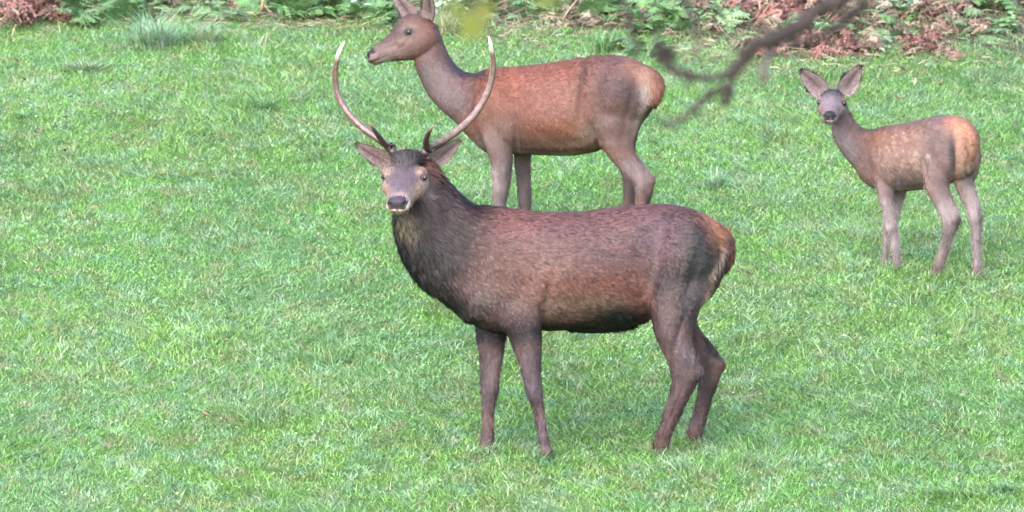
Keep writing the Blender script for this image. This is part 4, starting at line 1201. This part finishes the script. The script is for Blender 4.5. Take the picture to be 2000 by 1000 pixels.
G = 'dead bracken along the wood edge'
fern(50, 44, 140, 70, dead[2], 22, 'rust red dead bracken heap in the top left corner', group=G)
fern(20, 58, 70, 25, dead[1], 7, 'flattened brown bracken below the red heap in the top left corner', group=G, flat=.4)
fern(1545, 36, 160, 72, dead[2], 26, 'tall dark red bracken bank above the long blurred branch', group=G)
fern(1440, 92, 150, 40, dead[1], 14, 'low brown bracken heap behind the fork of the blurred branch', group=G, flat=.3)
fern(1520, 112, 90, 40, dead[2], 12, 'purplish brown bracken just right of the thickest blurred branch', group=G)
fern(1650, 108, 140, 52, dead[2], 20, 'rusty bracken heap directly above the young deer\'s ears', group=G)
fern(1818, 110, 84, 50, dead[2], 14, 'small pinkish red bracken arch standing alone in the grass at top right', group=G)
fern(1750, 62, 110, 44, dead[1], 14, 'grey brown heap of old bracken right of the rusty heap', group=G)
fern(1840, 36, 110, 50, dead[0], 15, 'red brown bracken at the top edge above the lone pink arch', group=G)
fern(1890, 44, 60, 26, dead[2], 6, 'thin red bracken fronds at the left end of the pale flattened ferns', group=G, flat=.4)
fern(1120, 55, 110, 40, dead[1], 10, 'brown twiggy bracken above the middle of the hind\'s back', group=G)
fern(1360, 62, 70, 40, dead[1], 8, 'tawny bracken patch just above the blurred knob', group=G)
fern(1010, 8, 90, 40, dead[0], 8, 'red brown bracken at the top edge right of the yellow leaf', group=G)
fern(285, 10, 80, 36, dead[1], 8, 'dark brown bracken at the top edge above the pale tussock', group=G)
fern(580, 62, 30, 26, dead[1], 4, 'little brown dead fern in the grass left of the hind\'s muzzle', group=G)
fern(670, 96, 70, 16, dead[1], 5, 'flat tan patch of dead fern behind the stag\'s left antler tip', group=G, flat=.5)
G2 = 'green ferns along the wood edge'
fern(215, 48, 120, 46, green[0], 16, 'bushy dark green fern left of the pale tussock', 'green_fern', 'fern', G2)
fern(330, 18, 110, 40, green[0], 12, 'green fern at the top edge behind the pale tussock', 'green_fern', 'fern', G2)
fern(620, 30, 150, 50, green[0], 16, 'broad green fern bank midway between tussock and hind', 'green_fern', 'fern', G2)
fern(715, 52, 110, 48, green[0], 14, 'fresh green fern just in front of the hind\'s forehead', 'green_fern', 'fern', G2)
fern(985, 36, 110, 30, green[1], 12, 'pale spreading fern right of the yellow leaf', 'green_fern', 'fern', G2, flat=.3)
fern(1215, 42, 100, 44, green[0], 12, 'green fern left of the thin blurred twig', 'green_fern', 'fern', G2)
fern(1290, 66, 100, 46, green[0], 14, 'bright fern between the thin twig and the blurred knob', 'green_fern', 'fern', G2)
fern(1240, 112, 90, 36, green[1], 10, 'pale fern behind the top of the hind\'s rump', 'green_fern', 'fern', G2)
fern(1930, 72, 150, 34, green[1], 16, 'pale flattened fern bed near the top right corner', 'green_fern', 'fern', G2, flat=.5)
fern(1970, 30, 110, 46, green[0], 12, 'dark green fern in the top right corner', 'green_fern', 'fern', G2)
fern(1700, 76, 110, 30, green[1], 9, 'pale green fern between rusty and grey bracken heaps', 'green_fern', 'fern', G2, flat=.3)
leafy(122, 24, 60, 34, paleleafs, 7, 7, 'pale broad-leaved weed right of the red bracken heap', 26)
leafy(470, 20, 150, 36, leafs, 12, 7, 'leafy dark weed bed left of the tan stalk', 22)
leafy(420, 10, 90, 34, paleleafs, 7, 6, 'pale leaved weed at the top edge left of the tan stalk', 22)
leafy(565, 18, 80, 40, leafs, 8, 7, 'green nettle-like weed right of the tan stalk', 22)
leafy(745, 34, 90, 50, paleleafs, 9, 8, 'pale nettle-like weed touching the hind\'s ear', 24)
leafy(885, 30, 80, 40, paleleafs, 7, 7, 'pale weed just right of the hind\'s ears', 24)
leafy(1175, 20, 70, 36, leafs, 7, 7, 'bluish green weed at the top edge right of the brown twiggy bracken', 20)
leafy(1440, 40, 120, 40, leafs, 9, 6, 'weedy green clump left of the dark red bracken bank', 18)
leafy(1600, 72, 90, 36, paleleafs, 7, 6, 'pale weed under the second blurred branch', 22)
leafy(1770, 18, 70, 36, paleleafs, 6, 6, 'pale broad-leaved weed above the grey heap', 26)
leafy(1725, 100, 40, 22, paleleafs, 4, 5, 'small whitish weed between the rusty heap and the pink arch', 20)
FERNS = [(140, 34, 'left of the bushy dark fern'), (175, 8, 'at the top edge above the left flank of the bushy dark fern'), (245, 26, 'between the bushy dark fern and the brown bracken at the top edge'),
         (365, 34, 'just above the straw-tipped tussock'), (395, 6, 'at the top edge behind the first pale leaved weed'), (455, 40, 'in front of the leafy dark weed bed'), (545, 38, 'in front of the two crossing tan stalks'),
         (590, 6, 'at the top edge behind the broad green bank'), (665, 12, 'at the top edge, first one left of the hind\'s nose'), (700, 34, 'directly over the stag\'s left antler tip'), (775, 12, 'hidden half behind the hind\'s far ear'),
         (905, 12, 'at the top edge behind the yellow leaf'), (950, 30, 'right below the small yellow leaf'), (1050, 26, 'between the yellow leaf at the top edge and the brown twiggy bracken'), (1150, 34, 'over the right end of the brown twiggy bracken'),
         (1260, 20, 'at the top edge between the two faint hanging twigs'), (1330, 44, 'behind the right faint hanging twig'), (1400, 62, 'behind the gap between the knob and the bough'), (1570, 66, 'right under the middle of the blurred bough'),
         (1690, 38, 'under the tip of the second bough'), (1790, 50, 'between the grey heap and the red brown bracken'), (1900, 58, 'at the left end of the pale flattened bed'), (1990, 52, 'at the right edge below the dark corner fern')]
for k, (x, y, w) in enumerate(FERNS):
    if k % 3 == 1:
        leafy(x, y + 6, rng.uniform(80, 120), rng.uniform(30, 44), leafs, 9, 7, 'low green weed ' + w, 20)
    else:
        fern(x, y, rng.uniform(80, 130), rng.uniform(30, 46), green[k % 2], 9, 'green fern ' + w, 'green_fern', 'fern', G2)
DEADS = [(110, 14, 'behind the pale broad-leaved weed'), (340, 8, 'in the gap above the large pale tussock'), (440, 12, 'left of the leafy weed bed'), (540, 8, 'right of the crossing tan stalks at the top edge'),
         (640, 8, 'over the broad green fern bank'), (820, 8, 'between the hind\'s two ears'), (1080, 10, 'at the top edge left of the leaning tan stalk'), (1140, 18, 'right of the leaning tan stalk'), (1300, 40, 'between the two faint hanging twigs'),
         (1390, 40, 'at the top, left of the weedy green clump'), (1470, 66, 'showing between bough and weedy clump'), (1585, 96, 'between the purplish heap and the rusty heap'), (1620, 34, 'between the two boughs'), (1700, 106, 'at the right foot of the rusty heap'),
         (1760, 36, 'over the grey heap'), (1870, 66, 'low between the pink arch and the pale fern bed'), (1930, 16, 'at the top edge left of the dark corner fern'), (1985, 12, 'in the top right corner itself')]
for k, (x, y, w) in enumerate(DEADS):
    fern(x, y, rng.uniform(70, 120), rng.uniform(30, 46), dead[k % 3], 11, 'withered brown bracken ' + w, group=G)
BLUE = [(.20, .32, .19), (.27, .36, .26), (.16, .29, .13), (.32, .37, .27), (.13, .26, .09)]
GRN = [(.10, .23, .07), (.14, .27, .08), (.08, .18, .06), (.20, .30, .14)]
STR = [(.36, .34, .20), (.28, .30, .16), (.20, .27, .12)]
tussock(300, 94, 150, 72, 330, BLUE, 'large pale blue-green tussock of long arching grass near top left', 1.25, .008)
tussock(405, 84, 90, 50, 200, BLUE + STR, 'smaller straw-tipped tussock right of the large pale one', 1.1)
tussock(870, 66, 70, 56, 200, STR, 'pale arching grass clump against the back of the hind\'s neck', 1.1)
tussock(1180, 104, 90, 48, 260, GRN, 'dark green grass tuft growing above the hind\'s back', 1.0)
tussock(515, 216, 70, 36, 200, GRN, 'dark green tuft in open meadow left of the stag\'s antlers', 1.0)
tussock(1400, 370, 60, 40, 200, BLUE, 'bluish tuft between the stag\'s rump and the young deer', 1.0)
tussock(165, 138, 110, 30, 170, BLUE + STR, 'straggly pale tuft below the large pale tussock', 1.5)
tussock(1960, 960, 80, 24, 150, GRN, 'dark tuft at the lower right edge of the meadow', 1.0)
tussock(40, 230, 50, 18, 90, GRN, 'low tuft at the left edge below the straggly pale one', 1.0)
bent_stalk([(508, 30, 0), (512, 8, .0), (518, -20, .03)], ground_at(508, 30)[1], .011, (.30, .20, .09), 'upright tan dead stalk at the top edge between the weeds')
bent_stalk([(528, 26, 0), (514, 5, .02), (505, -14, .03)], ground_at(528, 26)[1], .006, (.36, .28, .15), 'thin leaning tan stalk crossing the thicker upright one')
bent_stalk([(1484, 42, 0), (1484, 15, 0), (1482, -12, 0)], ground_at(1484, 42)[1], .007, (.36, .24, .17), 'pale upright stalk in front of the dark red bracken bank')
bent_stalk([(1604, 44, 0), (1592, 20, 0), (1580, -8, 0)], ground_at(1604, 44)[1], .005, (.40, .24, .17), 'pale leaning stalk right of the dark red bracken bank')
bent_stalk([(1098, 40, 0), (1112, 18, 0), (1132, -6, 0)], ground_at(1098, 40)[1], .006, (.30, .24, .15), 'thin tan stalk leaning over the brown twiggy bracken')
bent_stalk([(75, 44, 0), (50, 30, .0), (5, 20, .0)], ground_at(75, 44)[1], .008, (.40, .24, .16), 'pinkish fallen stalk below the red heap in the top left corner')


# ------------------------------------------------------------------ tree whose bough hangs into the view
def build_tree():
    Yb = -24.6
    s = FPX / (Yb - CAMP[1])
    tx = 4.4
    gy = Yb + .2
    base = np.array([tx, gy, gz(tx, gy)])
    root = thing('overhanging_tree', tuple(base), 'out of focus dark bough with bare twigs hanging into the view from the top right', 'tree')
    bark = np.array([.026, .020, .018]); barkl = np.array([.07, .058, .055])
    def limb(name, pts, parent, col=bark):
        Q = catmull(np.array(pts), 4)
        rg = np.random.default_rng(len(pts))
        rad = Q[:, 3] * (1 + .20 * rg.normal(0, 1, len(Q)).clip(-1.5, 1.5))
        Q[2:-2, :3] += rg.normal(0, .35, (max(0, len(Q) - 4), 3)) * Q[2:-2, 3:4]
        V, F4, F3 = tube(Q[:, :3], np.maximum(rad, .001), 9)
        V = V - base
        c = np.tile(col, (len(V), 1)) * (.75 + .5 * vn(V[:, 0] * 9, V[:, 2] * 9 + V[:, 1], 5))[:, None]
        return link(name, mesh_np(name, V, F3, F4, c, True), M['bark'], parent)
    def px(x, y, r, dy=0.0):
        return np.append(W(x, y, Yb + dy), (r * .64 + 2.0) / s)
    b3 = lambda x, y, z, r: np.array([x, y, z, r])
    zt = 2.65
    limb('trunk', [b3(tx, gy, base[2] - .1, .26), b3(tx - .02, gy, base[2] + .5, .20), b3(tx + .05, gy, base[2] + 2, .17), b3(tx - .1, gy + .1, base[2] + 4, .14), b3(tx, gy + .1, base[2] + 6, .09), b3(tx + .1, gy, base[2] + 7.5, .03)], root)
    # main limb arching above the frame from the trunk to the left
    lm = limb('limb', [b3(tx - .03, gy, 2.2, .11), b3(tx - .5, Yb + .1, 2.85, .085), b3(2.0, Yb, 3.15, .07), b3(1.2, Yb - .05, 3.3, .055), b3(.5, Yb, 3.28, .042), b3(-.1, Yb + .05, 3.2, .03), b3(-.6, Yb, 3.1, .012)], root)
    br = limb('bough', [b3(1.35, Yb - .02, 3.28, .045), b3(1.05, Yb, 2.95, .036), px(1660, -25, 22), px(1610, 14, 21), px(1560, 44, 19), px(1505, 75, 20), px(1462, 100, 18), px(1438, 128, 15), px(1426, 152, 11), px(1427, 175, 9), px(1414, 197, 10), px(1408, 206, 3)], root)
    limb('twig', [px(1434, 136, 11), px(1410, 150, 8), px(1380, 153, 9), px(1350, 148, 10), px(1322, 140, 10), px(1305, 125, 14), px(1296, 110, 17), px(1288, 95, 12), px(1278, 88, 4)], br)
    limb('twig', [px(1424, 172, 8), px(1398, 176, 11), px(1378, 186, 10), px(1358, 206, 8), px(1338, 228, 8), px(1312, 242, 8), px(1286, 240, 4)], br)
    limb('twig', [px(1318, 118, 6), px(1312, 100, 7), px(1306, 88, 4)], br)
    limb('twig', [px(1500, 82, 9), px(1506, 105, 10), px(1490, 132, 8), px(1492, 152, 10), px(1488, 162, 3)], br, barkl)
    for (x, y, ex, ey, r) in ((1570, 40, 1560, 8, 5), (1520, 66, 1480, 52, 4), (1470, 96, 1448, 70, 4), (1540, 58, 1560, 92, 5), (1455, 110, 1478, 128, 5), (1345, 148, 1336, 172, 4), (1296, 108, 1268, 104, 6), (1300, 100, 1318, 80, 5), (1290, 115, 1272, 132, 4), (1395, 178, 1412, 160, 4), (1350, 214, 1366, 226, 4)):
        limb('spur', [px(x, y, r), px((x + ex) / 2 + 3, (y + ey) / 2 - 2, r * .8), px(ex, ey, r * .7)], br)
    b2 = limb('bough', [b3(1.5, Yb + .02, 3.24, .03), b3(1.2, Yb + .1, 2.9, .02), px(1712, -30, 10, .1), px(1690, 8, 11, .1), px(1660, 30, 11, .1), px(1640, 48, 9, .1), px(1610, 66, 8, .1), px(1570, 80, 7, .1), px(1530, 88, 3, .1)], root)
    b4 = limb('bough', [b3(.55, Yb - .4, 3.27, .02), b3(.5, Yb - .9, 2.95, .015), px(1330, -30, 6, -1.5), px(1338, 4, 6, -1.5), px(1354, 40, 5, -1.5), px(1360, 80, 5, -1.5), px(1358, 120, 3, -1.5)], root)
    b5 = limb('bough', [b3(.25, Yb + .02, 3.24, .018), b3(.3, Yb, 2.85, .012), px(1218, -20, 4), px(1222, 20, 4), px(1232, 60, 6), px(1243, 90, 5), px(1252, 110, 2)], root)
    # a thin twig nearer to the camera with a few autumn leaves
    Yn = -30.5
    sn = FPX / (Yn - CAMP[1])
    def pn(x, y, r): return np.append(W(x, y, Yn), r / sn)
    b6 = limb('bough', [b3(-.1, Yb + .03, 3.2, .02), b3(-.1, Yb - 2.5, 3.05, .014), pn(1010, -90, 6), pn(960, -40, 5), pn(930, -8, 4), pn(925, 22, 3)], root)
    lf = bpy.data.meshes.new('x')
    pal = [(.095, .110, .012), (.08, .105, .016), (.105, .11, .014)]
    for (x, y, sx, rot, k) in ((920, 50, 66, 1.9, 0), (888, 18, 44, 2.5, 1), (946, 22, 50, 1.2, 2), (1062, -2, 60, -.6, 1), (1010, -40, 60, .4, 0), (1085, -30, 60, .2, 2)):
        p = W(x, y, Yn); L = sx / sn
        V = []; prof = [(-.5, .02), (-.3, .26), (0, .36), (.25, .24), (.5, .0)]
        ca, sa = math.cos(rot), math.sin(rot)
        for t_, w in prof:
            for e in (-1, 0, 1):
                u, v = t_ * L, e * w * L
                V.append(p + np.array([u * ca - v * sa, abs(e) * w * L * .3, u * sa + v * ca]) - base)
        F4 = [(i * 3 + e, i * 3 + e + 1, i * 3 + e + 4, i * 3 + e + 3) for i in range(4) for e in (0, 1)]
        link('leaf', mesh_np('leaf', np.array(V), F4=np.array(F4), col=np.tile(pal[k], (len(V), 1))), M['leaf'], b6)
    # loose crown above and right of the picture
    rg = np.random.default_rng(4)
    n = 2600
    cl = np.stack([rg.normal(2.6, 1.1, 14), rg.normal(gy, .9, 14), rg.uniform(4.6, 7.0, 14)], 1)
    c = cl[rg.integers(0, 14, n)] + rg.normal(0, .38, (n, 3))
    c = c[(c[:, 2] > 3.9)]; n = len(c)
    a = rg.random(n) * 6.28; e1 = np.stack([np.cos(a), np.sin(a), rg.normal(0, .5, n)], 1) * .05; e2 = np.stack([-np.sin(a), np.cos(a), rg.normal(0, .5, n)], 1) * .03
    V = np.stack([c - e1, c + e2, c + e1, c - e2], 1).reshape(-1, 3) - base
    colr = np.repeat(np.array(pal)[rg.integers(0, 3, n)] * (.5 + .5 * rg.random(n))[:, None], 4, 0)
    tag(link('foliage', mesh_np('foliage', V, F4=np.arange(n * 4).reshape(-1, 4), col=colr), M['leaf'], root), kind='stuff')


build_tree()
for me in list(bpy.data.meshes):
    if me.users == 0: bpy.data.meshes.remove(me)
